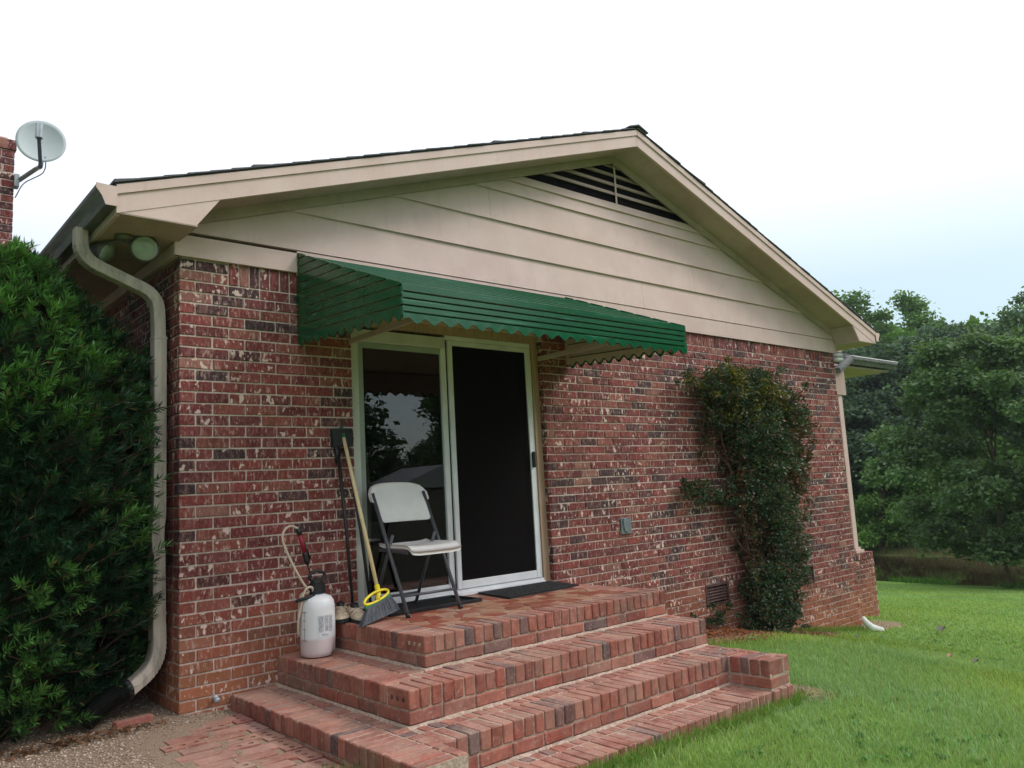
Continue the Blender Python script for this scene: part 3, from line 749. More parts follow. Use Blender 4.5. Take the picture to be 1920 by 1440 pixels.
# outlet cover
pl = MB().cbox((3.775, -.014, .708), (3.912, -.001, .850), .004).build('outlet_cover', 'plate', house)
pf = [(3.800, .835)]+[(3.8435-.036*math.cos(a), .765-.036*math.sin(a)-.0) for a in [i*math.pi/10 for i in range(11)]]+[(3.887, .835)]
MB().prism(pf, 1, -.024, -.0145).build('flap', 'plate', pl, bevel=.003)
MB().box((3.797, -.017, .832), (3.812, -.0142, .846)).build('hinge', 'black_plastic', pl); MB().box((3.875, -.017, .832), (3.890, -.0142, .846)).build('hinge', 'black_plastic', pl)
# small capped pipe near the ground
st = MB().lathe([(.012, 0), (.016, .004), (.016, .018), (.011, .02), (.011, .03), (.017, .032), (.017, .045), (.005, .05)], (0, 0, 0), 12).build('pipe_stub', 'dish_pole', house, smooth=True)
st.location = (.20, -.004, .065); st.rotation_euler = (math.radians(115), 0, 0)

# ------------------------------------------------------------------ sliding door
door = empty('sliding_door'); door.parent = house
YF = .075
fr = MB(); 
fr.box((1.155, .055, .40), (1.235, .135, 2.33)); fr.build('jamb', 'door_frame', door, bevel=.003)
MB().box((2.875, .050, .40), (2.952, .135, 2.42)).build('jamb', 'jamb', door, bevel=.003)
MB().box((2.855, .062, .40), (2.873, .135, 2.35)).build('jamb', 'white_frame', door, bevel=.002)
MB().box((1.237, .055, 2.245), (1.99, .135, 2.33)).build('head_rail', 'door_frame', door, bevel=.003)
MB().box((1.992, .058, 2.315), (2.873, .135, 2.35)).build('head_rail', 'white_frame', door, bevel=.003)
MB().box((1.152, .048, 2.352), (2.953, .140, 2.435)).build('head_board', 'jamb', door, bevel=.003)
sl = MB(); sl.box((1.237, .030, .396), (2.873, .135, .418)); sl.box((1.237, .045, .418), (2.873, .055, .436)); sl.box((1.237, .068, .418), (2.873, .076, .440)); sl.build('sill_track', 'white_frame', door, bevel=.0015)
# fixed leaf (left)
for a, b in (((1.237, .085, .425), (1.290, .118, 2.243)), ((1.965, .080, .425), (2.012, .118, 2.30)), ((1.292, .085, .425), (1.963, .118, .485)), ((1.292, .085, 2.205), (1.963, .118, 2.243))):
    MB().box(a, b).build('sash_rail', 'sash_green' if (a[0] < 1.25 or a[2] > 2) else 'white_frame', door, bevel=.003)
MB().box((1.292, .100, .487), (1.963, .104, 2.203)).build('glass_pane', 'glass', door)
# sliding leaf with insect screen (right)
for a, b in (((2.022, .060, .442), (2.062, .082, 2.312)), ((2.815, .060, .442), (2.853, .082, 2.312)), ((2.064, .060, .442), (2.813, .082, .500)), ((2.064, .060, 2.275), (2.813, .082, 2.312))):
    MB().box(a, b).build('screen_rail', 'white_frame', door, bevel=.003)
MB().box((2.064, .069, .502), (2.813, .071, 2.273)).build('insect_screen', 'screen', door)
MB().box((2.05, .108, .44), (2.82, .112, 2.30)).build('glass_pane', 'glass', door)
for a, b in (((2.76, .095, .44), (2.82, .107, 2.29)), ((2.07, .095, .44), (2.758, .107, .53)), ((2.07, .095, 2.20), (2.758, .107, 2.29))):
    MB().box(a, b).build('sash_rail', 'grey_metal', door)
MB().cbox((2.822, .030, 1.32), (2.848, .0595, 1.45), .008).build('handle', 'black_plastic', door)
# blinds behind the fixed leaf
bl = MB()
for k in range(84):
    z = .47+k*.0209; bl.add([(1.26, .128, z), (1.99, .128, z), (1.99, .146, z+.004), (1.26, .146, z+.004)], [(0, 1, 2, 3)])
b_ = bl.build('blind', 'blind', door); b_['kind'] = 'stuff'

# ------------------------------------------------------------------ awning
aw = thing('window_awning', 'dark green metal slat awning with scalloped edge over the sliding door', 'awning')
AX0, AX1 = .760, 3.255; WT = 2.775; FT = 2.288; FB = 2.110; FY = -1.24
def scal(u, per=.113, amp=.0155): return amp*math.cos(2*math.pi*u/per)
NS = 8
for k in range(NS):                                             # roof slats, stepping down
    t0, t1 = k/NS, (k+1)/NS
    y0, y1 = lerp(-.03, FY, t0), lerp(-.03, FY, t1); z0, z1 = lerp(WT, FT, t0), lerp(WT, FT, t1)
    pf = [(y0, z0-.010), (y0, z0-.004), (y1+.012, z1+.004), (y1-.002, z1+.003), (y1-.002, z1-.010), (y1+.012, z1-.008)]
    MB().prism(pf, 0, AX0, AX1).build('slat', 'green', aw)
for k in range(5):                                              # front valance
    z1 = FT-.038*k; z0 = z1-.038; n = 180; last = k == 4
    mb = MB(); vs = []; fs = []; yt = FY-.006-.002*k
    for i in range(n+1):
        x = lerp(AX0-.002, AX1+.002, i/n); zz = z0+(scal(x)-.012 if last else 0)
        g_ = 0 if k == 0 else .011; vs += [(x, FY+.012, z1+.001), (x, FY-.007, z1-g_), (x, FY-.0085, zz), (x, FY-.003, zz+.001), (x, FY-.003, z1-.011)]
    for i in range(n):
        for j in range(5): fs.append((i*5+j, i*5+(j+1) % 5, (i+1)*5+(j+1) % 5, (i+1)*5+j))
    mb.add(vs, fs); mb.build('slat', 'green', aw)
def top_edge(y): return WT+(FT-WT)*(-y-.03)/(-FY-.03)+.004
def bot_edge(y): return lerp(2.185, FB+.005, -y/-FY)
for sx, X0 in ((-1, AX0), (1, AX1)):
    for k in range(11):
        n = 90; zlo = lambda y: bot_edge(y)+k*.056; zhi = lambda y: min(bot_edge(y)+(k+1)*.056-.009, top_edge(y))
        pts = [y for y in [lerp(-.004, FY-.004, i/n) for i in range(n+1)] if zhi(y)-zlo(y) > .003]
        if len(pts) < 2: continue
        vs = []; fs = []
        for y in pts:
            zl = zlo(y)+(scal(y, .105, .021)-.012 if k == 0 else 0)
            xo = X0+sx*.008; xi = X0+sx*.006
            vs += [(xo, y, zl), (xi, y, zhi(y)), (xi-sx*.014, y, zhi(y)+.003), (X0-sx*.006, y, zl+.003)]
        for i in range(len(pts)-1):
            for j in range(4): fs.append((i*4+j, i*4+(j+1) % 4, (i+1)*4+(j+1) % 4, (i+1)*4+j))
        q = len(vs); fs += [(0, 1, 2, 3), (q-4, q-3, q-2, q-1)]
        MB().add(vs, fs).build('slat', 'green', aw)
        # pale inner skin
        vs = [(X0-sx*.004, y, zlo(y)+(scal(y, .105, .021)-.010 if k == 0 else 0)) for y in pts]+[(X0-sx*.0075+(-sx*.008), y, min(zhi(y)+.012, top_edge(y)-.022)) for y in pts]
        m_ = len(pts); MB().add(vs, [(i, i+1, m_+i+1, m_+i) for i in range(m_-1)]).build('lining', 'awning_lining', aw)
for k in range(NS):
    t0, t1 = k/NS, (k+1)/NS
    y0, y1 = lerp(-.03, FY+.012, t0), lerp(-.03, FY+.012, t1); z0, z1 = lerp(WT, FT, t0)-.010, lerp(WT, FT, t1)-.010
    MB().add([(AX0+.012, y0, z0), (AX1-.012, y0, z0), (AX1-.012, y1, z1-.010), (AX0+.012, y1, z1-.010)], [(0, 1, 2, 3)]).build('lining', 'awning_lining', aw)
n = 180; vs = []
for i in range(n+1):
    x = lerp(AX0+.006, AX1-.006, i/n); vs += [(x, FY+.055, FT-.02), (x, FY+.004, FT-.19+scal(x)-.006)]
MB().add(vs, [(2*i, 2*i+1, 2*i+3, 2*i+2) for i in range(n)]).build('lining', 'awning_lining', aw)
for x in (AX0+.01, AX1-.03): MB().box((x, -.028, 2.19), (x+.022, -.004, WT-.02)).build('wall_bracket', 'awning_lining', aw)
for x0, x1 in ((1.135, 1.175), (2.90, 2.98)):
    MB().recttube([(x0, -.006, 2.215), (x1, FY+.02, 2.235)], .042, .014, (0, 0, 1)).build('brace', 'awning_lining', aw)

# ------------------------------------------------------------------ floodlight under the eave
fl = thing('floodlight', 'twin lamp floodlight with round pale lenses under the left eave soffit', 'floodlight')
MB().lathe([(.055, 0), (.055, -.02), (.03, -.03)], (-.30, .02, 2.727), 16).build('canopy', 'lamp_body', fl, smooth=True)
for (cx, cy, cz, dx, dy, dz) in ((-.205, -.03, 2.655, -.25, -.93, -.25), (-.34, .20, 2.66, .75, -.55, -.55)):
    d = Vector((dx, dy, dz)).normalized(); c_ = Vector((cx, cy, cz))
    MB().tube([(-.30, .02, 2.70), c_-d*.10], .012, 8).build('arm', 'lamp_body', fl)
    lamp = MB().tube([c_-d*.13, c_-d*.10, c_-d*.05, c_-d*.012], [.022, .026, .062, .080], 20).build('lamp', 'lamp_body', fl, smooth=True)
    MB().tube([c_-d*.011, c_, c_+d*.006], [.074, .066, .02], 20).build('lens', 'lamp_lens', lamp, smooth=True)

# ------------------------------------------------------------------ chimney and dish
ch = MB().box((-1.195, 3.006, -.1), (-.416, 3.594, 4.40)).build('chimney', 'mortar', house)
it = []
for L in range(0, 38):
    z1 = 4.43-L*CO-.0045; z0 = z1-.0577
    x = -.41
    k = L % 2
    while x > -1.19:
        w = .092 if (k and x > -.42) else .194
        if L == 0: w = .058
        e = .012 if L == 0 else 0
        zz = z0-.034 if L == 0 else z0
        it.append((1 if x > -.8 else .3, (max(x-w, -1.2)-e*0, 3.0-e+random.uniform(-.002, .002), zz-(0 if L == 0 else .034)), (x+e, 3.09, z1-(0 if L == 0 else .034)), brick_col())); x -= w+.0096
    y = 3.10
    while y < 3.55:
        it.append((.5, (-.50, y, z0-.034), (-.41+random.uniform(-.002, .002), y+.194, z1-.034), brick_col())) if L else None
        y += .2032
emit(ch, it, 'wall_brick', 150)
MB().box((-1.15, 3.05, 4.38), (-.46, 3.55, 4.46)).build('chimney_cap', 'mortar', ch)
ds = thing('satellite_dish', 'round pale satellite dish on a bent pole bracketed to the brick chimney', 'satellite dish')
dc = Vector((-.275, 2.62, 4.295)); dn = (CAM+Vector((-.7, 0, 3.2))-dc).normalized()
su = dn.orthogonal().normalized(); su = (Vector((0, 0, 1))-dn*dn.z).normalized(); sr = dn.cross(su)*-1
vs = []; fs = []; seg = 40; rings = 7
for i in range(rings+1):
    r = .188*i/rings
    for k in range(seg):
        a = 2*math.pi*k/seg; vs.append(dc+sr*(r*math.cos(a))+su*(r*math.sin(a)*.98)+dn*(.035*(i/rings)**2))
for i in range(rings+1):
    r = .188*i/rings
    for k in range(seg):
        a = 2*math.pi*k/seg; vs.append(dc+sr*(r*math.cos(a))+su*(r*math.sin(a)*.98)+dn*(.035*(i/rings)**2-.004))
o_ = (rings+1)*seg
for i in range(rings):
    for k in range(seg):
        q = (i*seg+k, i*seg+(k+1) % seg, (i+1)*seg+(k+1) % seg, (i+1)*seg+k); fs.append(q); fs.append(tuple(o_+j for j in q[::-1]))
for k in range(seg): fs.append((rings*seg+k, rings*seg+(k+1) % seg, o_+rings*seg+(k+1) % seg, o_+rings*seg+k))
MB().add(vs, fs).build('reflector', 'dish', ds, smooth=True)
base = dc-su*.188+dn*.02; lnb = dc+dn*.22+su*.02
MB().recttube([base-su*.04+sr*-.0, lnb-su*.06], .030, .024, sr).build('feed_arm', 'dish_arm', ds)
MB().recttube([lnb-su*.075, lnb+su*.045], .055, .06, sr).build('receiver', 'dish_pole', ds)
br0 = Vector((-.40, 3.02, 4.045))
MB().tube(smooth_path([br0, br0+Vector((.13, -.22, .09)), base-su*.03-dn*.01, base+su*.06-dn*.03], .05, 5), .019, 10).build('mast', 'dish_pole', ds, smooth=True)
MB().box((-.413, 2.96, 4.0), (-.375, 3.05, 4.11)).build('bracket', 'dish_pole', ds)
MB().tube(smooth_path([(-.40, 2.99, 3.90), br0+Vector((.05, -.06, -.01)), br0+Vector((.17, -.24, .04)), base-su*.02+sr*.04, base+su*.06+sr*.03], .06, 5), .0045, 6).build('cable', 'dish_arm', ds, smooth=True)

# ------------------------------------------------------------------ side porch at the right, behind the corner
pw = MB().box((9.0, .907, -1.4), (10.342, 1.10, -.142)).build('porch_wall', 'mortar', house)
it = []
z = -.132
for L in range(15):
    z1 = -.135-L*CO; z0 = z1-.0577; x = 9.10-(BL/2 if L % 2 else 0)
    while x < 10.34:
        e = min(x+.194, 10.348)
        if e-x > .03: it.append((1, (x, .90, z0), (e, 1.0, z1), brick_col()))
        x += BL
x = 9.1
while x < 10.3: it.append((2, (x, .89, -.126), (x+.058, 1.09, -.034), brick_col())); x += .0677
for L in range(15):
    z1 = -.135-L*CO; it.append((.5, (10.26, 1.006, z1-.0577), (10.35, 1.10, z1), brick_col()))
emit(pw, it, 'wall_brick', 130)
cl = MB().box((9.90, .95, .05), (10.02, 1.07, 2.34)).build('porch_column', 'beige', house, bevel=.006)
MB().box((9.86, .91, -.03), (10.10, 1.10, .012)).build('column_plinth', 'beige', cl); MB().box((9.88, .93, .012), (10.04, 1.09, .05)).build('column_base', 'beige', cl)
MB().box((9.82, .93, 2.30), (10.12, 4.0, 2.71)).build('porch_beam', 'soffit', house)
MB().box((8.6, .96, 2.745), (11.70, 5, 2.775)).build('porch_soffit', 'soffit', house)
MB().prism([(8.6, 2.80), (11.78, 2.80), (11.78, 2.90), (8.6, 3.02)], 1, .95, 5).build('porch_roof', 'shingle', house)
g = MB(); g.prism([(.95, 2.90), (.95, 2.79), (.90, 2.79), (.88, 2.83), (.85, 2.86), (.85, 2.90), (.86, 2.90), (.86, 2.865), (.89, 2.84)], 0, 10.30, 11.85); g.build('porch_gutter', 'gutter', house)
MB().box((10.28, .848, 2.90), (11.87, .95, 2.912)).build('porch_drip_edge', 'white_pipe', house)
MB().recttube([(10.30, .90, 2.86), (9.86, .90, 2.66)], .10, .09, (0, 1, 0)).build('porch_roof_edge', 'gutter', house)
MB().box((10.0, 1.0, 2.70), (10.26, 1.3, 3.1)).build('porch_wall_plate', 'soffit', house)

# ------------------------------------------------------------------ tank sprayer
sp_ = thing('pump_sprayer', 'white plastic pump sprayer tank with black cap and hose beside the brick landing', 'sprayer')
SC = (.735, -.235, zb+.003)
def notch(i, a, r, z):
    d = math.exp(-((math.atan2(math.sin(a+.75), math.cos(a+.75)))/.24)**2)+math.exp(-((math.atan2(math.sin(a-1.5), math.cos(a-1.5)))/.24)**2)
    if z < .085: z = z+.055*d*(1-z/.085); r = r*(1-.10*d*(1-z/.1 if z < .1 else 0))
    return r, z
MB().lathe([(.085, .0), (.098, .006), (.102, .03), (.103, .06), (.103, .085), (.104, .12), (.105, .20), (.104, .28), (.100, .315), (.085, .34), (.060, .352), (.045, .356), (.045, .372)], SC, 48, None, notch).build('tank', 'tank', sp_, smooth=True)
cap = MB().lathe([(.050, 0), (.052, .004), (.052, .045), (.046, .050), (.046, .060), (.038, .064), (.036, .085), (.010, .088)], (SC[0], SC[1], SC[2]+.362), 28).build('cap', 'black_plastic', sp_, smooth=False)
hp = [(SC[0]-.052*math.cos(t), SC[1]-.006, SC[2]+.452+.030*math.sin(t)+.012) for t in [i*2*math.pi/20 for i in range(20)]]
hp.append(hp[0]); MB().tube(hp, .0095, 8, False).build('pump_handle', 'black_plastic', sp_, smooth=True)
def cyl_patch(a0, a1, z0, z1, r, n=10):
    vs = []
    for i in range(n+1):
        a = lerp(a0, a1, i/n)
        for z, rr in ((z0, r), (z1, r), (z1, r-.0015), (z0, r-.0015)): vs.append((SC[0]+rr*math.cos(a), SC[1]+rr*math.sin(a), SC[2]+z))
    fs = []
    for i in range(n):
        for j in range(4): fs.append((i*4+j, i*4+(j+1) % 4, (i+1)*4+(j+1) % 4, (i+1)*4+j))
    return vs, fs
va = math.atan2(CAM.y-SC[1], CAM.x-SC[0])
lb = MB().add(*cyl_patch(va+.0, va+.98, .115, .245, .1058)).build('label_sheet', 'label_sheet', sp_)
for (a0, a1, z0, z1) in ((va+.06, va+.34, .145, .238), (va+.40, va+.63, .150, .238), (va+.67, va+.92, .145, .236), (va+.24, va+.62, .124, .136)):
    MB().add(*cyl_patch(a0, a1, z0, z1, .1066)).build('print_block', 'print', lb)
sc_ = MB()
sc_.add(*cyl_patch(va-.80, va-.785, .10, .262, .1058, 1))
for k, (w, z) in enumerate(((.34, .262), (.20, .215), (.20, .165), (.26, .10))): sc_.add(*cyl_patch(va-.80-w/2, va-.80+w/2, z, z+.003, .1060, 3))
sc_.build('volume_scale', 'grey_metal', sp_)
sx, sy, sz = SC
hose = [(sx-.035, sy-.02, sz+.365), (sx-.045, sy-.03, sz+.40), (sx-.075, sy-.03, sz+.405), (sx-.10, sy-.025, sz+.37), (sx-.115, sy-.02, sz+.30), (sx-.128, sy-.01, sz+.22), (sx-.12, sy+.01, sz+.14), (sx-.095, sy+.04, sz+.13)]
def catmull(P, n=6):
    P = [Vector(p) for p in P]; P = [P[0]*2-P[1]]+P+[P[-1]*2-P[-2]]; out = []
    for i in range(1, len(P)-2):
        for k in range(n):
            t = k/n; out.append(.5*((2*P[i])+(P[i+1]-P[i-1])*t+(2*P[i-1]-5*P[i]+4*P[i+1]-P[i+2])*t*t+(3*P[i]-P[i-1]-3*P[i+1]+P[i+2])*t**3))
    return out+[P[-2]]
MB().tube(catmull(hose), .0075, 8).build('hose', 'hose', sp_, smooth=True)
hose2 = [(sx-.115, sy+.02, sz+.20), (sx-.105, sy+.0, sz+.36), (sx-.06, sy-.01, sz+.375), (sx-.10, sy+.0, sz+.45), (sx-.16, sy+.01, sz+.57), (sx-.205, sy+.015, sz+.69), (sx-.195, sy+.015, sz+.75), (sx-.155, sy+.01, sz+.775), (sx-.110, sy+.005, sz+.755)]
MB().tube(catmull(hose2), .0075, 8).build('hose', 'hose', sp_, smooth=True)
w0 = Vector((sx-.112, sy+.005, sz+.76)); w1 = Vector((sx-.012, sy+.045, sz+.455)); wd = w1-w0
MB().tube([w0, w0+wd*.12, w0+wd*.14], [.017, .017, .012], 12).build('wand_nut', 'black_plastic', sp_, smooth=True)
MB().tube([w0+wd*.13, w0+wd*.5], .013, 10).build('wand_grip', 'red_grip', sp_, smooth=True)
MB().tube([w0+wd*.48, w0+wd*.52, w0+wd*.60, w0+wd*.64, w0+wd*.70, w0+wd*.74], [.012, .018, .015, .020, .015, .008], 12).build('wand_valve', 'black_plastic', sp_, smooth=True)
MB().tube([w0+wd*.3+Vector((.013, -.005, 0)), w0+wd*.62+Vector((.022, -.006, 0))], .006, 8).build('trigger', 'black_plastic', sp_, smooth=True)
MB().tube([w0+wd*.72, w1], .0055, 8).build('wand_tube', 'black_plastic', sp_, smooth=True)
MB().tube([(sx-.15, sy-.03, sz+.335), (sx-.06, sy-.035, sz+.352), (sx-.035, sy-.03, sz+.355)], [.010, .012, .012], 10).build('carry_bar', 'black_plastic', sp_, smooth=True)

# ------------------------------------------------------------------ folding chair
chair = thing('folding_chair', 'white plastic folding chair with dark grey metal legs standing by the glass door', 'chair')
ZD = zp+.001; CX0, CX1 = 1.232, 1.640
FF = -.470; BTY = -.075; BTZ = ZD+.80
def tubep(x, t): return Vector((x, lerp(FF, BTY, t), lerp(ZD, BTZ, t)))
for x in (CX0, CX1):
    leg = MB().tube([tubep(x, .02), tubep(x, .5), tubep(x, .97)], .0125, 12).build('front_leg', 'grey_metal', chair, smooth=True)
    MB().tube([tubep(x, 0.0), tubep(x, .03)], .015, 12).build('foot_cap', 'black_plastic', leg, smooth=True)
RX0, RX1 = 1.268, 1.604
for x in (RX0, RX1):
    a = Vector((x, -.26, ZD+.50)); b = Vector((x, .005, ZD+.005))
    leg = MB().tube([a, b], .0115, 12).build('rear_leg', 'grey_metal', chair, smooth=True)
    MB().tube([a.lerp(b, .96), b], .014, 12).build('foot_cap', 'black_plastic', leg, smooth=True)
p = tubep(0, .155); MB().tube([(CX0, p.y, p.z), (CX1, p.y, p.z)], .009, 10).build('cross_bar', 'grey_metal', chair, smooth=True)
MB().tube([(RX0, -.035, ZD+.085), (RX1, -.035, ZD+.085)], .009, 10).build('cross_bar', 'grey_metal', chair, smooth=True)
for x in (CX0+.018, CX1-.018): MB().recttube([(x, -.13, ZD+.405), (x, -.46, ZD+.395)], .012, .022, (1, 0, 0)).build('seat_rail', 'grey_metal', chair)
# seat: dished slab, wider and rolled down at the front
nx_, ny_ = 18, 16; vs = []; top = []; 
for j in range(ny_+1):
    v_ = j/ny_; y = lerp(-.115, -.520, v_)
    hw = lerp(.185, .222, min(1, v_/.62)) if v_ > .2 else .185
    if v_ < .55: hw = .186
    elif v_ < .68: hw = lerp(.186, .194, (v_-.55)/.13)
    else: hw = .194
    for i in range(nx_+1):
        u = i/nx_*2-1; z = ZD+.432-.012*(1-u*u)*math.sin(math.pi*min(1, v_*1.1))+(.010*abs(u)**6)
        if v_ > .8: z -= .035*((v_-.8)/.2)**2
        if v_ < .08: z += .008
        vs.append((1.436+u*hw, y, z))
nt_ = len(vs); vs += [(1.436+(x-1.436)*.97, y+(.006 if j_ else 0), z-.024) for j_, (x, y, z) in enumerate(vs)]
fs = []; w = nx_+1
for j in range(ny_):
    for i in range(nx_): q = (j*w+i, j*w+i+1, (j+1)*w+i+1, (j+1)*w+i); fs.append(q); fs.append(tuple(nt_+k for k in q[::-1]))
ring = [i for i in range(w)]+[j*w+nx_ for j in range(1, ny_+1)]+[ny_*w+i for i in range(nx_-1, -1, -1)]+[j*w for j in range(ny_-1, 0, -1)]
for a, b in zip(ring, ring[1:]+ring[:1]): fs.append((a, b, nt_+b, nt_+a))
MB().add(vs, fs).build('seat', 'chair_white', chair, smooth=True, bevel=0)
# backrest: curved shell hugging the tubes
nx_, nz_ = 22, 14; vs = []
for j in range(nz_+1):
    v_ = j/nz_; 
    for i in range(nx_+1):
        u = i/nx_*2-1
        ztop_ = ZD+.848-.045*abs(u)**3.2-(.03*max(0, abs(u)-.86)/.14)
        zbot = ZD+.582+.0*u
        if abs(u) > .9: zbot = zbot+(.02*(abs(u)-.9)/.1)
        z = lerp(zbot, ztop_, v_); y = lerp(FF, BTY, (z-ZD)/.80)+.03*(1-u*u)-.008
        hw = .198+(.033 if v_ > .72 else .033*max(0, (v_-.62)/.10) if v_ > .62 else 0)
        vs.append((1.436+u*hw, y, z))
nt_ = len(vs); vs += [(x, y+.022, z) for (x, y, z) in vs]; fs = []; w = nx_+1
for j in range(nz_):
    for i in range(nx_): q = (j*w+i, j*w+i+1, (j+1)*w+i+1, (j+1)*w+i); fs.append(q); fs.append(tuple(nt_+k for k in q[::-1]))
ring = [i for i in range(w)]+[j*w+nx_ for j in range(1, nz_+1)]+[nz_*w+i for i in range(nx_-1, -1, -1)]+[j*w for j in range(nz_-1, 0, -1)]
for a, b in zip(ring, ring[1:]+ring[:1]): fs.append((a, b, nt_+b, nt_+a))
MB().add(vs, fs).build('backrest', 'chair_white', chair, smooth=True)

# ------------------------------------------------------------------ mats
tr = thing('boot_tray', 'shallow black rubber tray lying under the folding chair', 'tray')
tx0, tx1, ty0, ty1 = 1.19, 1.93, -.335, .02
MB().cbox((tx0, ty0, ZD), (tx1, ty1, ZD+.006), .002).build('tray_base', 'rubber', tr)
rm_ = MB(); rm_.cbox((tx0, ty0, ZD+.006), (tx1, ty0+.015, ZD+.024), .003); rm_.cbox((tx0, ty1-.015, ZD+.006), (tx1, ty1, ZD+.024), .003)
rm_.cbox((tx0, ty0+.016, ZD+.0055), (tx0+.015, ty1-.016, ZD+.0235), .003); rm_.cbox((tx1-.015, ty0+.016, ZD+.0055), (tx1, ty1-.016, ZD+.0235), .003); rm_.build('raised_rim', 'rubber', tr)
rb = MB()
for k in range(24): rb.box((tx0+.03+k*.029, ty0+.03, ZD+.006), (tx0+.042+k*.029, ty1-.03, ZD+.009))
rb.build('rib', 'rubber', tr)['kind'] = 'stuff'
dm = thing('door_mat', 'black rubber doormat with raised pattern in front of the screen door', 'doormat')
MB().prism([(2.175, .022), (2.10, -.425), (2.84, -.375), (2.90, .022)], 2, ZD, ZD+.012).build('mat_base', 'rubber', dm, bevel=.003)
bp = MB()
for i in range(26):
    for j in range(15):
        u = (i+.5)/26; v_ = (j+.5)/15; x = lerp(lerp(2.12, 2.195, v_), lerp(2.81, 2.875, v_), u)+random.uniform(-.006, .006); y = lerp(lerp(-.40, -.352, u), .0, v_)+random.uniform(-.005, .005)
        r = random.uniform(.007, .011); a = random.uniform(0, 3); c_, s_ = math.cos(a)*r, math.sin(a)*r*1.0
        bp.add([(x+c_, y+s_, ZD+.012), (x-s_, y+c_, ZD+.012), (x-c_, y-s_, ZD+.012), (x+s_, y-c_, ZD+.012), (x, y, ZD+.018)], [(0, 1, 4), (1, 2, 4), (2, 3, 4), (3, 0, 4)])
bp.build('raised_pattern', 'rubber', dm)['kind'] = 'stuff'

# ------------------------------------------------------------------ broom
bm = thing('broom', 'angled broom with pale wooden handle, yellow frame and black bristles on the landing', 'broom')
h0 = Vector((1.046, -.020, 1.632)); h1 = Vector((1.078, -.372, .575))
hd = (h1-h0)
MB().tube([h0+hd*.065, h1], .0125, 12).build('handle', 'pale_wood', bm, smooth=True)
MB().tube([h0, h0+hd*.012, h0+hd*.075], [.009, .013, .0135], 12).build('grip', 'green_plastic', bm, smooth=True)
yl = Vector((.940, -.452, .512)); yr = Vector((1.140, -.390, .556)); ax = (yr-yl); axn = ax.normalized(); dnv = Vector((-.22, -.30, -.92)); dnv = (dnv-axn*dnv.dot(axn)).normalized(); thn = axn.cross(dnv)
fp = [lerp_ for lerp_ in []]
loop = []
for i in range(28):
    a = 2*math.pi*i/28; c_ = math.cos(a); s_ = math.sin(a)
    p = (yl+yr)/2+axn*(.112*c_)-dnv*(.006+.024*s_*(1.35 if s_ > 0 else .9))
    loop.append(p)
loop.append(loop[0]); MB().tube(loop, .0085, 8, False).build('frame', 'yellow', bm, smooth=True)
MB().tube([h1-hd*.03, h1+hd*.01, (yl+yr)/2+dnv*.012], [.017, .017, .013], 12).build('socket', 'yellow', bm, smooth=True)
MB().recttube([yl-axn*.012+dnv*.022, yr+axn*.010+dnv*.022], .022, .014, dnv).build('bristle_holder', 'green_plastic', bm)
bs = MB(); bl_ = Vector((.868, -.515, ZD)); br_ = Vector((1.195, -.405, ZD+.045))
for i in range(260):
    u = random.random(); s_ = random.uniform(-.014, .014)
    a = yl.lerp(yr, u)+dnv*.026+thn*s_; b = bl_.lerp(br_, min(1, max(0, u+random.uniform(-.03, .03))))+thn*s_*1.9
    b.z = max(b.z+random.uniform(-.004, .008), ZD+.001)
    mid = a.lerp(b, .5)+axn*((u-.5)*.012); r = .0022
    w_ = axn*r; t_ = thn*r
    bs.add([a-w_, a+w_, mid-w_, mid+w_, b-w_*.6, b+w_*.6, a+t_, mid+t_, b+t_*.5], [(0, 1, 3, 2), (2, 3, 5, 4), (0, 6, 7, 2), (2, 7, 8, 4), (1, 6, 7, 3), (3, 7, 8, 5)])
bs.add([yl+dnv*.026-thn*.012, yr+dnv*.026-thn*.012, br_-thn*.02, bl_-thn*.02, yl+dnv*.026+thn*.012, yr+dnv*.026+thn*.012, br_+thn*.02, bl_+thn*.02], [(0, 1, 2, 3), (4, 5, 6, 7), (0, 4, 7, 3), (1, 5, 6, 2), (3, 2, 6, 7)])
bs.build('bristles', 'bristle', bm)['kind'] = 'stuff'

# ------------------------------------------------------------------ black long-handled tools
t1 = thing('dustpan', 'black pole with a broad flat black pan at its top, leaning left of the broom', 'dustpan')
MB().tube([(1.005, -.045, 1.46), (1.010, -.12, .95), (1.012, -.175, ZD+.06)], [.0125, .011, .009], 10).build('pole', 'black_plastic', t1, smooth=True)
MB().tube([(1.0, -.038, 1.50), (1.004, -.044, 1.38)], [.020, .014], 10).build('socket', 'black_plastic', t1, smooth=True)
MB().prism([(.972, 1.492), (1.044, 1.495), (1.050, 1.610), (.965, 1.608)], 1, -.050, -.022).build('pan', 'black_plastic', t1, bevel=.004)
MB().tube([(1.012, -.175, ZD+.10), (1.012, -.178, ZD+.002)], .013, 10).build('hand_grip', 'rubber', t1, smooth=True)
t2 = thing('squeegee', 'black pole with a notched black head tucked behind the broom handle', 'squeegee')
MB().tube([(1.085, -.030, 1.44), (1.125, -.10, .95), (1.155, -.165, ZD+.004)], [.011, .0105, .010], 10).build('pole', 'black_plastic', t2, smooth=True)
MB().prism([(1.052, 1.497), (1.118, 1.500), (1.122, 1.555), (1.098, 1.556), (1.098, 1.566), (1.120, 1.567), (1.112, 1.612), (1.056, 1.612)], 1, -.046, -.018).build('head', 'black_plastic', t2, bevel=.003)
MB().tube([(1.082, -.028, 1.50), (1.086, -.032, 1.40)], [.017, .013], 10).build('socket', 'black_plastic', t2, smooth=True)

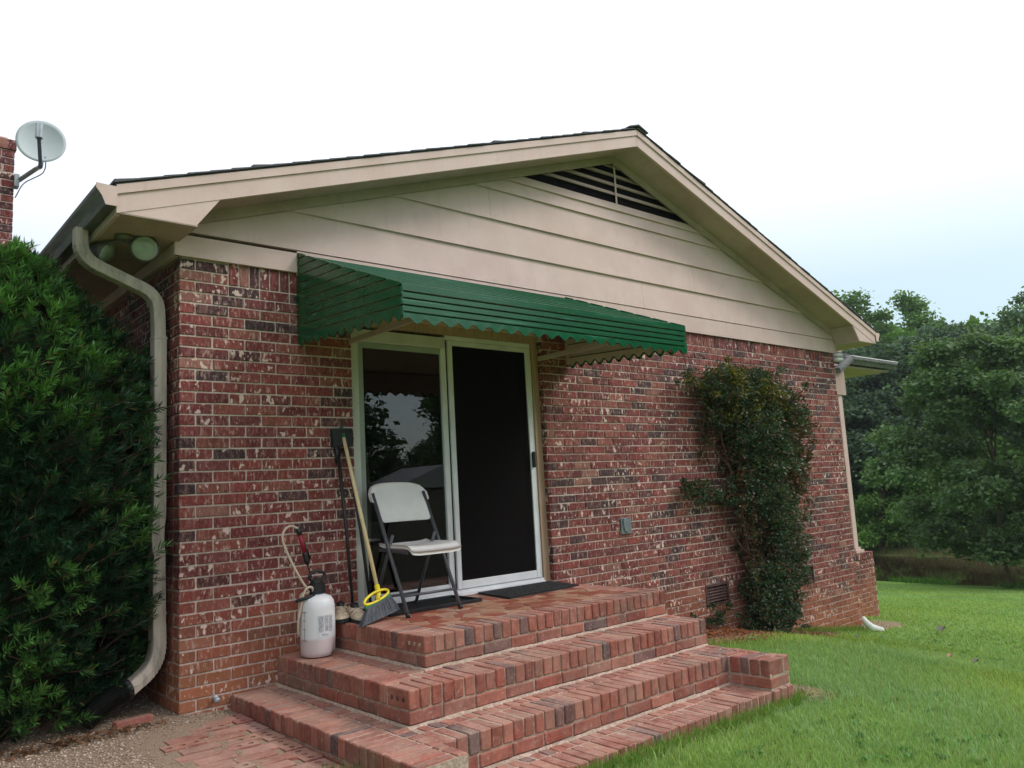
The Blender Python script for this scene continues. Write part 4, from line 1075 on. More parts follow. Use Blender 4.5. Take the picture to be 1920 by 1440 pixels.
# ------------------------------------------------------------------ work shoes
def shoe(loc, rz, label, tilt=0):
    t = thing('work_shoe', label, 'shoe', 'pair of work shoes beside the door')
    L = .27; secs = [(-.5, .028, .070, .0), (-.47, .036, .085, 0), (-.35, .040, .100, 0), (-.18, .038, .092, 0), (-.02, .042, .075, 0), (.15, .048, .058, 0), (.30, .049, .050, 0), (.42, .040, .042, 0), (.485, .022, .030, 0), (.5, .006, .02, 0)]
    vs = []; fs = []; sg = 14
    for (u, w, h, _) in secs:
        for k in range(sg):
            a = math.pi*k/(sg-1); vs.append((u*L, w*math.cos(a), .018+(h-.018)*abs(math.sin(a))**.75))
    for i in range(len(secs)-1):
        for k in range(sg-1): fs.append((i*sg+k, i*sg+k+1, (i+1)*sg+k+1, (i+1)*sg+k))
    fs.append(tuple(range(sg))); up = MB().add(vs, fs).build('upper', 'shoe', t, smooth=True)
    poly = [(u*L*1.03, w*1.10) for (u, w, h, _) in secs]+[(u*L*1.03, -w*1.10) for (u, w, h, _) in secs[::-1]]
    so = MB().prism(poly, 2, 0, .020).build('sole', 'rubber', t, bevel=.003)
    op = MB().tube([(-.085, .0, .080), (-.055, .0, .083), (-.02, 0, .072)], [.024, .026, .018], 12).build('opening', 'black_plastic', t, smooth=True)
    for k in range(5):
        x = -.005+k*.018; z = .073-k*.0065; lc = MB().tube([(x, -.026, z-.012), (x+.006, 0, z+.004), (x+.002, .026, z-.012)], .0032, 6).build('lace', 'shoe_lace', t, smooth=True)
    MB().tube([(-.01, -.01, .078), (.0, -.035, .075), (-.03, -.05, .050), (-.02, -.03, .06)], .0028, 6).build('lace', 'shoe_lace', t, smooth=True)
    MB().tube([(-.01, .01, .078), (.02, .03, .08), (.03, .045, .055), (.05, .03, .055)], .0028, 6).build('lace', 'shoe_lace', t, smooth=True)
    hs = MB().add([(x*1.012-.0015, y*1.03, z*1.02) for x, y, z in vs[:sg*3]], [f_ for f_ in fs if max(f_) < sg*3]).build('heel_counter', 'shoe_brown', t, smooth=True)
    t.location = loc; t.rotation_euler = (tilt, 0, rz)
shoe((.985, -.285, ZD), math.radians(-98), 'scuffed tan lace-up shoe nearer the landing edge, beside the broom bristles')
shoe((.945, -.150, ZD+.004), math.radians(-118), 'scuffed tan lace-up shoe further back, against the brick wall', .05)

# ------------------------------------------------------------------ pavers with core holes
pav = thing('paver_pad', 'patch of cored bricks laid flat in the soil left of the steps', 'paving')
def paver(x0, y0, x1, y1, z, holes=True):
    col = random.choice([(.36, .15, .115), (.40, .19, .15), (.33, .125, .10), (.40, .22, .17)]); col = (*[c_*random.uniform(.9, 1.1) for c_ in col], random.random())
    mb = MB(); ln = (x1-x0) > (y1-y0)
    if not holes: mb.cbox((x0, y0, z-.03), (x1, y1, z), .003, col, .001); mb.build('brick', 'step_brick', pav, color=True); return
    cx, cy = (x0+x1)/2, (y0+y1)/2
    for k in range(3):
        if ln: a, b = (lerp(x0, x1, k/3), y0), (lerp(x0, x1, (k+1)/3), y1)
        else: a, b = (x0, lerp(y0, y1, k/3)), (x1, lerp(y0, y1, (k+1)/3))
        mx_, my_ = (a[0]+b[0])/2, (a[1]+b[1])/2; r = .0155
        rect = [(a[0], my_), (a[0], a[1]), (mx_, a[1]), (b[0], a[1]), (b[0], my_), (b[0], b[1]), (mx_, b[1]), (a[0], b[1])]
        oc = [(mx_-r, my_), (mx_-r*.7, my_-r*.7), (mx_, my_-r), (mx_+r*.7, my_-r*.7), (mx_+r, my_), (mx_+r*.7, my_+r*.7), (mx_, my_+r), (mx_-r*.7, my_+r*.7)]
        vs = [(*p, z) for p in rect]+[(*p, z) for p in oc]+[(*p, z-.028) for p in oc]+[(*p, z-.03) for p in rect]
        fs = []
        for i in range(8):
            j = (i+1) % 8; fs += [(i, j, 8+j, 8+i), (8+i, 8+j, 16+j, 16+i), (i, j, 24+j, 24+i)]
        fs.append(tuple(range(16, 24))); mb.add(vs, fs, col); c0_ = len(mb.c)-32
        for q_ in range(16, 24): mb.c[c0_+q_] = (.03, .018, .012, col[3])  # hole floors coloured near black for the shade down inside
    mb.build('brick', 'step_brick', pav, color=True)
for k in range(7):                                     # column laid along the step
    y1 = -.16-k*.200; paver(.188, y1-.192, .282, y1, float(ground(.23, y1-.1))+.007+random.uniform(-.002, .002))
for r_ in range(13):
    for c_ in range(2):
        x1 = .180-c_*.200-(.05 if r_ % 2 else 0); y1 = -.22-r_*.098
        if x1-.19 < -.36 or (c_ == 1 and r_ < 2): continue
        paver(x1-.192, y1-.090, x1, y1, float(ground(x1-.1, y1-.05))+.006+random.uniform(-.003, .002), random.random() < (.75 if r_ < 5 else .35))
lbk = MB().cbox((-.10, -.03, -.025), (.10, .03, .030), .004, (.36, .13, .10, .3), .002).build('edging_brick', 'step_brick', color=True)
lbk.location = (-.235, .02, .005); lbk.rotation_euler = (0, 0, math.radians(8))
tag(lbk, 'single loose red brick half sunk in gravel beside the black drain pipe', 'brick')

# ------------------------------------------------------------------ pebbles and litter
n = 20000
px = RNG.uniform(-1.7, .5, n); py = RNG.uniform(-1.6, .6, n)
keep = ((px < .27) | (py > -.0)) & (px+py*.0 < .30) & ~((px > -.36) & (px < .3) & (py < -.2) & (py > -1.5) & (RNG.random(n) < .93)) & ~((px > 0) & (py > -.01))
px, py = px[keep], py[keep]; n = len(px); r = RNG.uniform(.0022, .0062, n)*np.where(RNG.random(n) < .05, 1.8, 1)
octv = np.array([(1, 0, 0), (-1, 0, 0), (0, 1, 0), (0, -1, 0), (0, 0, 1), (0, 0, -1)], float)
octf = np.array([(0, 2, 4), (2, 1, 4), (1, 3, 4), (3, 0, 4), (2, 0, 5), (1, 2, 5), (3, 1, 5), (0, 3, 5)])
r = r*np.where((py < .02) & (px < -.35+.2*rnd_noise2(px, py, 3, 8)), 1.3, 1.0)
sc3 = np.stack([r*RNG.uniform(.7, 1.5, n), r*RNG.uniform(.7, 1.3, n), r*RNG.uniform(.4, .8, n)], 1)
ang = RNG.uniform(0, 6.28, n); Vv = octv[None]*sc3[:, None]+RNG.normal(0, .0008, (n, 6, 3))
Xr = Vv[..., 0]*np.cos(ang)[:, None]-Vv[..., 1]*np.sin(ang)[:, None]; Yr = Vv[..., 0]*np.sin(ang)[:, None]+Vv[..., 1]*np.cos(ang)[:, None]
Vv = np.stack([Xr+px[:, None], Yr+py[:, None], Vv[..., 2]+(ground(px, py)+.002)[:, None]], -1).reshape(-1, 3)
Fv = (octf[None]+(np.arange(n)*6)[:, None, None]).reshape(-1, 3)
pal = np.array([(.42, .33, .25), (.50, .40, .31), (.34, .25, .185), (.54, .46, .38), (.26, .18, .13), (.40, .30, .22)]); cc = pal[RNG.integers(0, 6, n)]*RNG.uniform(.8, 1.1, (n, 1))*np.where((py < .02) & (px < -.35), 1.05, 1.0)[:, None]
m = N('pebble'); at = m.attr('bcol'); m.bsdf(at.outputs['Color'], .85, .2); MAT['pebble'] = m.m
tag(np_mesh('gravel', Vv, Fv, np.repeat(cc, 6, 0), 'pebble'), 'mixed tan and brown gravel spread left of the steps', 'gravel', kind='stuff')
def leaf_scatter(name, cx, cy, rx, ry, n, pal, size, label, cat, pw_=1.0, zoff=.008):
    a = RNG.uniform(0, 6.28, n); q = RNG.random(n)**pw_; x = cx+rx*q*np.cos(a); y = cy+ry*q*np.sin(a)
    k = (y < -.01) | (x > HW); x, y = x[k], y[k]; n = len(x)
    d = RNG.normal(0, 1, (n, 3)); d[:, 2] *= .35; d /= np.linalg.norm(d, axis=1)[:, None]; w = np.cross(d, [0, 0, 1.0]); w /= np.linalg.norm(w, axis=1)[:, None]+1e-6
    w += RNG.normal(0, .25, (n, 3)); s_ = RNG.uniform(.6, 1.2, n)[:, None]*size
    c_ = np.stack([x, y, ground(x, y)+zoff+RNG.random(n)*.012], 1)
    V_ = np.stack([c_-d*s_, c_-w*s_*.38, c_+d*s_, c_+w*s_*.38+np.array([0, 0, .002])], 1).reshape(-1, 3)
    F_2 = (np.array([(0, 1, 2), (0, 2, 3)])[None]+(np.arange(n)*4)[:, None, None]).reshape(-1, 3)
    cols = np.array(pal)[RNG.integers(0, len(pal), n)]*RNG.uniform(.7, 1.2, (n, 1))
    tag(np_mesh(name, V_, F_2, np.repeat(cols, 4, 0), 'leaf'), label, cat, kind='stuff')
leaf_scatter('leaf_litter', 4.95, -.22, 1.75, .46, 4800, [(.30, .085, .03), (.42, .16, .06), (.22, .07, .035), (.36, .12, .07), (.16, .08, .05)], .022, 'rusty red fallen leaves under the climbing plant', 'leaf litter', .7)
leaf_scatter('leaf_litter', 6.3, -.16, .9, .22, 700, [(.20, .10, .06), (.14, .08, .05), (.26, .16, .10)], .02, 'brown dry leaves along the foot of the wall', 'leaf litter', .7)
leaf_scatter('leaf_litter', -.62, -.10, .55, .10, 420, [(.22, .11, .06), (.30, .14, .08), (.14, .08, .05)], .02, 'brown dry leaves at the edge of the bush', 'leaf litter', .7)
leaf_scatter('leaf_litter', 3.2, -2.02, .18, .14, 130, [(.50, .38, .22), (.40, .28, .16)], .03, 'dry straw coloured debris beside the right brick cheek', 'leaf litter', .7)
for (x, y, s_, col, lab) in ((8.60, -.65, .11, (.06, .06, .03), 'large dark curled leaf lying farthest out on the lawn'), (5.62, -1.90, .05, (.30, .16, .06), 'small orange brown leaf lying on the lawn'), (5.34, -2.20, .05, (.05, .045, .02), 'small dark leaf nearest the right edge of the lawn'), (6.35, -.75, .05, (.04, .05, .02), 'small dark leaf in the grass near the far wall')):
    g = float(ground(x, y))+.05
    mb = MB(); mb.add([(x-s_, y, g), (x-.3*s_, y-.45*s_, g+.3*s_), (x+.1*s_, y, g+.12*s_), (x-.3*s_, y+.4*s_, g+.35*s_), (x+s_, y+.1*s_, g+.25*s_), (x+.4*s_, y-.35*s_, g+.5*s_), (x+.4*s_, y+.4*s_, g+.45*s_)], [(0, 1, 2), (0, 2, 3), (2, 1, 5), (2, 5, 4), (2, 4, 6), (2, 6, 3)], (*col, 1))
    tag(mb.build('fallen_leaf', 'leaf', color=True), lab, 'leaf', 'single fallen leaves on the lawn')

# ------------------------------------------------------------------ foliage builders
def leaf_quads(base, d, length, width, nrm_jit=.5, fold=.15):
    """narrow leaves: base points, unit directions -> folded diamond pairs"""
    n = len(base); up = RNG.normal(0, 1, (n, 3))*nrm_jit+np.array([0, 0, 1.0]); w = np.cross(d, up); w /= np.linalg.norm(w, axis=1)[:, None]+1e-9
    nn = np.cross(w, d); L = length[:, None]; Wd = width[:, None]
    V_ = np.stack([base, base+d*L*.5+w*Wd*.5+nn*Wd*fold, base+d*L, base+d*L*.5-w*Wd*.5+nn*Wd*fold], 1).reshape(-1, 3)
    F_2 = (np.array([(0, 1, 2), (0, 2, 3)])[None]+(np.arange(n)*4)[:, None, None]).reshape(-1, 3)
    return V_, F_2
def unit(v): return v/(np.linalg.norm(v, axis=-1)[..., None]+1e-9)

# yew-like shrub on the left
shrub = thing('evergreen_shrub', 'large dark evergreen shrub with long narrow leaves in front of the left wall', 'shrub')
def shrub_r(z):    # (centre x, half width x, half depth y) for a height
    return np.interp(z, [0, .12, .5, 1.0, 1.5, 1.9, 2.2, 2.45, 2.7], [.70, .80, .93, .99, .99, .88, .70, .48, .20])
SCx, SCy = -1.06, .62
nb = 4500
zz = RNG.uniform(.05, 2.62, nb); th = np.where(RNG.random(nb) < .75, RNG.uniform(-2.6, .9, nb), RNG.uniform(-math.pi, math.pi, nb))
rr = shrub_r(zz)*(1+.10*np.sin(th*3+zz*2.3)+.07*np.sin(th*7-zz*4.1)+RNG.normal(0, .05, nb))*np.where(RNG.random(nb) < .35, RNG.uniform(.72, .95, nb), 1)
bx = SCx+1.10*rr*np.cos(th); by = SCy+.80*rr*np.sin(th)
bump_ = np.exp(-((th+.75)/.55)**2)*np.clip(1.15-abs(zz-.8)/1.0, 0, 1)*.16; bx += bump_*.5; by -= bump_*.8
tight = bx > -.10; bx = np.where(tight, -.10-RNG.random(nb)*.12, bx); by = np.where(tight, np.maximum(by, .30), by)
ok = (bx < -.04); ok &= ~((bx > -.20) & (by < .27)); ok &= ~((bx > -.42) & (by < .22) & (zz > .16) & (zz < .42) & (bx > -.36)); bx, by, zz, th, rr = [q[ok] for q in (bx, by, zz, th, rr)]; nb = len(bx)
out = unit(np.stack([np.cos(th), np.sin(th)*1.2, np.full(nb, .60)+np.clip((zz-1.8)*.9, -.1, 1.2)], 1)+RNG.normal(0, .30, (nb, 3)))
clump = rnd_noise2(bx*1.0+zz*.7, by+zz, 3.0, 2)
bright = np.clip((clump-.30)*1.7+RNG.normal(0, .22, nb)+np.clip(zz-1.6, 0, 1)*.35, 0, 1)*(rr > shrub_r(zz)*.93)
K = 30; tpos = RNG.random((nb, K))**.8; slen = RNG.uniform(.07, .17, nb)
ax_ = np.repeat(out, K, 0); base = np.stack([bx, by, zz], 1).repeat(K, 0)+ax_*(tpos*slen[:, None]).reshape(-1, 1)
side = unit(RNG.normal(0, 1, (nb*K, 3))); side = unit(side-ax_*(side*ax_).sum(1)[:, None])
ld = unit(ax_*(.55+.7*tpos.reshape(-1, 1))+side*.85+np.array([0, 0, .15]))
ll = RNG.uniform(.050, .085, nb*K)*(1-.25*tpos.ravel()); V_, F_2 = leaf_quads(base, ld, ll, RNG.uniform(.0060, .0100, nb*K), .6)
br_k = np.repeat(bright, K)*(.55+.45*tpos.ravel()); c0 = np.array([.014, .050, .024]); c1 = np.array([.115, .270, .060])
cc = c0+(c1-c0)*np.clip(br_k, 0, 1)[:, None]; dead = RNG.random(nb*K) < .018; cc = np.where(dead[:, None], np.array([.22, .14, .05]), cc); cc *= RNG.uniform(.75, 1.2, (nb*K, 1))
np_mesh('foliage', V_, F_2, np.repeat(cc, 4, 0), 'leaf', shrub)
st_ = np.stack([np.stack([bx, by, zz], 1)-out*.10, np.stack([bx, by, zz], 1)+out*slen[:, None]], 1)
tw = MB()
for i in range(0, nb, 2): tw.tube([st_[i, 0], st_[i, 1]], [.004, .0018], 4, False)
for i in range(9):
    a = random.uniform(0, 6.28); tw.tube(catmull([(SCx+.1*math.cos(a), SCy+.1*math.sin(a), -.05), (SCx+.25*math.cos(a), SCy+.22*math.sin(a), .6), (SCx+.45*math.cos(a+.3), SCy+.35*math.sin(a+.3), 1.4), (SCx+.4*math.cos(a+.5), SCy+.3*math.sin(a+.5), 2.0)], 4), [.03]*4+[.022]*4+[.014]*4+[.008], 7, False)
tw.build('branches', 'twig', shrub)
# closed dark core against see-through, inner shade put into its colour
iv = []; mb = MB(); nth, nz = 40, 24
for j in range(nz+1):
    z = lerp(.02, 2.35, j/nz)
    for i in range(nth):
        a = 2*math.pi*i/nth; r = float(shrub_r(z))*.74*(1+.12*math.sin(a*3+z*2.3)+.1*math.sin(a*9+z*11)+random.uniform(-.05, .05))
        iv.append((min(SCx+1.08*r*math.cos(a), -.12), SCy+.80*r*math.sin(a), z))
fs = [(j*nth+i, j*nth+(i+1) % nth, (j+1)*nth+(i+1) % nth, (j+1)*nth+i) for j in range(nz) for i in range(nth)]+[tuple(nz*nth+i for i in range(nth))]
MAT['inner'] = plain('dark_core', (.022, .042, .020), .95, .05, 0, .5, 30, 1.0)
mb.add(iv, fs).build('dark_core', 'inner', shrub)

# climbing plant on the wall
vine = thing('climbing_shrub', 'tall climbing shrub with small glossy leaves trained against the brick wall', 'climbing plant')
blobs = [  # x, z, rx, rz, depth, n, palette
    (4.95, 2.12, .32, .14, .22, 900, 1), (5.30, 2.06, .40, .22, .34, 2300, 1), (5.85, 2.05, .44, .22, .36, 2500, 0), (6.38, 1.85, .34, .28, .32, 1600, 0),
    (5.70, 1.72, .52, .28, .34, 2800, 0), (6.05, 1.40, .46, .30, .30, 2400, 0), (5.75, 1.25, .42, .30, .28, 1800, 0), (6.62, 1.55, .28, .38, .24, 1300, 2), (6.70, 1.25, .20, .22, .2, 450, 2),
    (5.85, .98, .44, .22, .26, 1500, 0), (6.05, .72, .42, .24, .28, 1700, 0), (6.12, .45, .36, .28, .28, 1500, 0), (6.02, .14, .36, .26, .28, 1500, 0), (5.80, -.02, .46, .30, .30, 1900, 0), (5.75, -.25, .46, .20, .30, 1500, 0), (6.0, -.18, .20, .2, .24, 500, 0),
    (4.95, 1.02, .34, .12, .14, 420, 0), (4.75, 1.10, .18, .06, .08, 120, 0), (5.25, .96, .18, .10, .14, 220, 0), (5.25, 1.85, .30, .22, .24, 1300, 0), (5.40, 1.55, .26, .26, .2, 1100, 2), (5.42, 1.20, .22, .26, .18, 520, 2), (5.50, .85, .22, .26, .2, 520, 2), (5.6, .50, .16, .24, .18, 420, 2), (5.6, .15, .18, .24, .2, 420, 2), (5.65, -.2, .24, .2, .22, 500, 0), (6.35, 1.75, .42, .3, .26, 1200, 2), (6.5, .95, .25, .25, .2, 600, 2), (5.02, 1.55, .1, .3, .08, 160, 2), (5.0, -.12, .25, .10, .12, 220, 0), (4.62, -.2, .10, .10, .08, 60, 0)]
VB, VD, VL, VC = [], [], [], []
for (x, z, rx, rz, dp, n, pl_) in blobs:
    n = int(n*(2.1 if n not in (1300, 1100, 900) else .95))
    u = unit(RNG.normal(0, 1, (n, 3)))*(RNG.random(n)**.33)[:, None]
    # ragged: push points into small clusters
    cl_ = unit(RNG.normal(0, 1, (max(6, n//45), 3)))*(RNG.random(max(6, n//45))**.4)[:, None]*1.05; cl_ *= np.where(RNG.random((len(cl_), 1)) < .16, 1.35, 1.0); u = np.where(RNG.random((n, 1)) < .88, cl_[RNG.integers(0, len(cl_), n)]+RNG.normal(0, .10, (n, 3)), u)
    b = np.stack([x+u[:, 0]*rx, -.02-dp*.55+u[:, 1]*dp*.55, z+u[:, 2]*rz], 1); b[:, 1] = np.minimum(b[:, 1], -.012)
    VB.append(b); VD.append(unit(RNG.normal(0, 1, (n, 3))+np.array([0, -.6, .1])+u*.6)); VL.append(RNG.uniform(.026, .047, n))
    top = np.clip((z+u[:, 2]*rz-1.9)*2.2, 0, 1) if pl_ == 1 else np.zeros(n)
    dk = np.array([.022, .055, .024]); md = np.array([.085, .125, .070]); yw = np.array([.36, .30, .05]); br = np.array([.17, .075, .04])
    c_ = dk+(md-dk)*RNG.random((n, 1))
    if pl_ == 2: c_ = np.where(RNG.random((n, 1)) < .6, br*RNG.uniform(.5, 1.2, (n, 1)), c_)
    clq = rnd_noise2(b[:, 0], b[:, 2], 7, 4)
    ymask = (clq > .52) & (b[:, 2] > 1.7) & (b[:, 0] < 6.2); c_ = np.where(ymask[:, None] & (RNG.random((n, 1)) < .6), yw*RNG.uniform(.35, .8, (n, 1)), c_)
    gmask = RNG.random(n) < .10; c_ = np.where(gmask[:, None], np.array([.15, .17, .11]), c_); rmask = RNG.random(n) < .09; c_ = np.where(rmask[:, None], br, c_)
    VC.append(c_)
VB, VD, VL, VC = map(np.concatenate, (VB, VD, VL, VC))
V_, F_2 = leaf_quads(VB, VD, VL, VL*.5, 1.2, .12); np_mesh('foliage', V_, F_2, np.repeat(VC, 4, 0), 'leaf', vine)
stm = MB()
stems = [[(5.85, -.06, -.50), (5.75, -.10, -.05), (5.55, -.12, .35), (5.45, -.14, .80), (5.35, -.12, 1.2), (5.20, -.14, 1.7), (5.35, -.16, 2.05)], [(5.9, -.05, -.50), (5.95, -.12, .10), (5.80, -.15, .60), (5.65, -.12, 1.1), (5.75, -.15, 1.6), (6.1, -.16, 2.1)],
         [(5.45, -.13, .75), (5.15, -.10, .95), (4.85, -.07, 1.08), (4.62, -.05, 1.12)], [(5.5, -.12, .4), (5.25, -.08, .7), (5.1, -.06, 1.2), (5.0, -.06, 1.75)], [(5.7, -.1, .2), (6.2, -.15, .6), (6.55, -.14, 1.1), (6.7, -.12, 1.7)], [(5.35, -.12, 1.25), (5.0, -.08, 1.6), (4.85, -.1, 2.0), (4.75, -.1, 2.45)],
         [(5.8, -.08, -.4), (5.35, -.1, -.15), (4.95, -.08, -.12), (4.6, -.12, -.25)], [(6.6, -.1, 1.5), (6.85, -.06, 1.25), (6.8, -.04, .9)]]
for i, s_ in enumerate(stems):
    c_ = catmull(s_, 5); stm.tube(c_, [lerp(.022 if i < 2 else .010, .004, k/len(c_)) for k in range(len(c_))], 6)
for i in range(150):
    b = blobs[random.randrange(len(blobs))]; x, z = b[0]+random.uniform(-b[2], b[2]), b[1]+random.uniform(-b[3], b[3]); a = random.uniform(0, 6.28); l = random.uniform(.06, .2)
    stm.tube([(x, -.05, z), (x+l*.5*math.cos(a), -.10, z+l*.5*math.sin(a)), (x+l*math.cos(a+.3), -.13, z+l*math.sin(a+.3))], [.003, .0022, .001], 4, False)
stm.build('stems', 'twig', vine)

# ------------------------------------------------------------------ trees
def crown_mesh(name, nleaf, lobes, size, pal, seed, parent, flat=.75, spread=1.0, droop=0.0):
    nleaf = int(nleaf*1.35)
    """lobes: list of (x,y,z,r) ellipsoids in local metres"""
    g = np.random.default_rng(seed); Ls = np.array(lobes, float); wgt = Ls[:, 3]**2; k = g.choice(len(Ls), nleaf, p=wgt/wgt.sum())
    u = unit(g.normal(0, 1, (nleaf, 3))); 
    lump = 1+.16*np.sin(u[:, 0]*7+k*1.7)+.16*np.sin(u[:, 1]*8+k*2.9)+.14*np.sin(u[:, 2]*9+k)
    q = g.random(nleaf)**.45; pos = Ls[k, :3]+u*(Ls[k, 3]*lump*q*spread)[:, None]*np.array([1, 1, flat])
    pos[:, 2] -= droop*np.hypot(u[:, 0], u[:, 1])*q*Ls[k, 3]*.3
    # twig clusters
    ncl = nleaf//9; cidx = g.integers(0, nleaf, ncl); a = g.integers(0, ncl, nleaf); mix_ = g.random(nleaf) < .75
    pos = np.where(mix_[:, None], pos[cidx[a]]+g.normal(0, size*.9, (nleaf, 3))*np.array([1, 1, .55]), pos); kk = np.where(mix_, k[cidx[a]], k)
    d = unit(g.normal(0, 1, (nleaf, 3))*np.array([1, 1, .5])+u*.5); ln = g.uniform(.6, 1.3, nleaf)*size
    n_ = len(pos); up = g.normal(0, .7, (n_, 3))+np.array([0, 0, 1.0]); w = unit(np.cross(d, up)); 
    V_ = np.stack([pos, pos+d*ln[:, None]*.5+w*ln[:, None]*.33, pos+d*ln[:, None], pos+d*ln[:, None]*.5-w*ln[:, None]*.33], 1).reshape(-1, 3)
    F_2 = (np.array([(0, 1, 2), (0, 2, 3)])[None]+(np.arange(n_)*4)[:, None, None]).reshape(-1, 3)
    lt = g.uniform(.75, 1.2, len(Ls))[kk][:, None]; P_ = np.array(pal); c_ = P_[g.integers(0, len(P_), n_)]*lt*g.uniform(.9, 1.4, (n_, 1))
    return np_mesh(name, V_, F_2, np.repeat(c_, 4, 0), 'tree_leaf', parent)
def make_lobes(h, w, base, n, seed, shape='round'):
    r = random.Random(seed); out = []
    for i in range(n):
        t = r.random(); z = lerp(base, h, t)
        env = {'round': math.sin(math.pi*(.14+.80*t))**.7, 'cone': (1.05-t)**.8, 'open': .45+.55*math.sin(math.pi*t)}[shape]
        a = r.uniform(0, 6.28); rad = w*env*r.random()**.5*.82
        out.append((rad*math.cos(a), rad*math.sin(a), z, w*r.uniform(.20, .36)*(1.0-.25*t)))
    return out
def trunk_mesh(h, r0, parent, seed, lobes, mat='bark', lean=0):
    rr_ = random.Random(seed); mb = MB(); pts = []; x = y = 0
    for i in range(9):
        t = i/8; pts.append((x, y, h*.85*t-.3)); x += rr_.uniform(-.03, .03)*h*.3+lean; y += rr_.uniform(-.03, .03)*h*.3
    mb.tube(pts, [r0*(1.25 if i == 0 else 1)*(1-.8*i/8) for i in range(9)], 9)
    for (lx, ly, lz, lr) in lobes[:16]:
        i = max(4, min(7, int((lz*.72)/(h*.85)*8))); p0 = Vector(pts[i]); p1 = Vector((lx, ly, lz))
        mb.tube([p0, p0.lerp(p1, .5)+Vector((0, 0, .04*h*rr_.random())), p1], [r0*.38, r0*.22, r0*.06], 5)
    return mb.build('trunk', mat, parent, smooth=True)
GRN = [(.090, .150, .070), (.105, .17, .075), (.120, .190, .085), (.09, .155, .08)]
DKG = [(.078, .128, .085), (.090, .142, .095), (.10, .155, .10)]  # dark leaf greens, shifted bluish to stand in for distance haze
HAZE_BLU = [(.085, .135, .10), (.10, .155, .11), (.115, .17, .12)]  # leaf greens with the blue of distance haze mixed into the colour
LIM = [(.10, .20, .040), (.13, .24, .050), (.08, .17, .035)]
protos = {}
def proto(key, h, w, base, nl, seed, shape, pal, size, nleaf, r0, mat='bark', flat=.75, droop=0.0):
    t = empty('broadleaf_tree'); lobes = make_lobes(h, w, base, nl, seed, shape)
    crown_mesh('crown', nleaf, lobes, size, pal, seed, t, flat, 1.0, droop); trunk_mesh(h, r0, t, seed, lobes, mat); protos[key] = [t, False]; return t
proto('tall', 14, 3.6, 3.0, 46, 1, 'round', GRN, .26, 15000, .26)
proto('tall2', 15, 3.9, 2.5, 42, 2, 'open', HAZE_BLU, .27, 15000, .24)
proto('dark', 11, 3.8, 3.0, 46, 3, 'round', DKG, .25, 16000, .22)
proto('small', 4.0, 1.8, .2, 24, 4, 'cone', LIM, .17, 6500, .08)
proto('lime', 13, 3.0, 4.5, 30, 6, 'open', [(.11, .19, .06), (.13, .22, .07), (.095, .17, .06)], .26, 9000, .2)
def plant(key, az_dir, dist, sc, rz, label, group='trees beyond the lake', name='broadleaf_tree', xy=None, zscale=1.0):
    src, used = protos[key]
    if not used: o = src; protos[key][1] = True
    else:
        o = src.copy(); COL.objects.link(o)
        for c_ in list(src.children): k = c_.copy(); COL.objects.link(k); k.parent = o
    x, y = xy if xy else (CAM.x+az_dir[0]*dist, CAM.y+az_dir[1]*dist)
    o.location = (x, y, float(ground(x, y))-.1); o.rotation_euler = (0, 0, rz); o.scale = (sc, sc, sc*zscale)
    tag(o, label, 'tree', group); return o
T = [  # key, direction, distance, scale, rot, label, zscale
    ('lime', (.905, .425), 56, 1.06, .3, 'pale green tree top showing just right of the roof corner', 1.0),
    ('lime', (.927, .374), 60, 1.04, 2.1, 'pale green round topped tree behind the dark woods', 1.0),
    ('tall', (.916, .402), 47, .78, 1.1, 'mid green tree right of the porch roof', .95),
    ('tall2', (.941, .338), 52, .70, .7, 'haze tinted blue green open crowned tree at the middle of the skyline', 1.0),
    ('tall2', (.953, .303), 51, .66, 4.0, 'haze tinted blue green tree with sky showing through, right of the middle', 1.0),
    ('tall', (.966, .258), 46, .76, 2.6, 'tall green tree cut by the right edge of the photo', 1.0),
    ('tall', (.975, .222), 50, .78, 5.0, 'tall tree just outside the right edge', 1.0),
    ('dark', (.907, .421), 45, .90, .2, 'dark leafy tree directly behind the porch column', 1.0),
    ('dark', (.922, .387), 45, .84, 1.9, 'dark leafy tree in the shade left of the near lakeside tree', 1.0),
    ('dark', (.936, .352), 46, .76, 3.1, 'dark tree standing low behind the near lakeside tree', 1.0),
    ('dark', (.951, .309), 45, .76, 4.4, 'dark tree above the lake behind the slender trunk', 1.0),
    ('dark', (.966, .258), 44, .78, 5.3, 'dark tree above the lake at the right edge', 1.0),
    ('dark', (.895, .446), 42, .80, 2.4, 'dark tree hidden mostly by the house corner', 1.0),
    ('dark', (.878, .478), 43, .85, 3.4, 'dark tree behind the house', 1.0),
    ('small', (.909, .417), 39, .95, .4, 'small bright green bush on the far bank by the porch wall', 1.0),
    ('small', (.924, .382), 39.5, .85, 2.0, 'small bright green bush on the far bank, second from the porch', .9),
    ('small', (.940, .341), 40.5, .8, 4.0, 'small low bush on the far bank behind the near tree', .9),
    ('small', (.962, .273), 40, .9, 1.0, 'low bush on the far bank at the right edge', .9),
]
for i_, (k_, dx_, ds_, sc_, w_) in enumerate((('small', .915, 45, 1.9, 'first'), ('small', .931, 44, 1.7, 'second'), ('small', .945, 46, 2.0, 'third'), ('small', .957, 44, 1.8, 'fourth'), ('small', .970, 45, 1.9, 'fifth'), ('small', .922, 52, 2.6, 'sixth'), ('small', .938, 53, 2.6, 'seventh'), ('small', .951, 52, 2.6, 'eighth'))):
    T.append((k_, (dx_, math.sqrt(1-dx_*dx_)), ds_, sc_, i_*1.1, 'undergrowth tree between the dark trunks beyond the lake, '+w_+' from the left', 1.0))
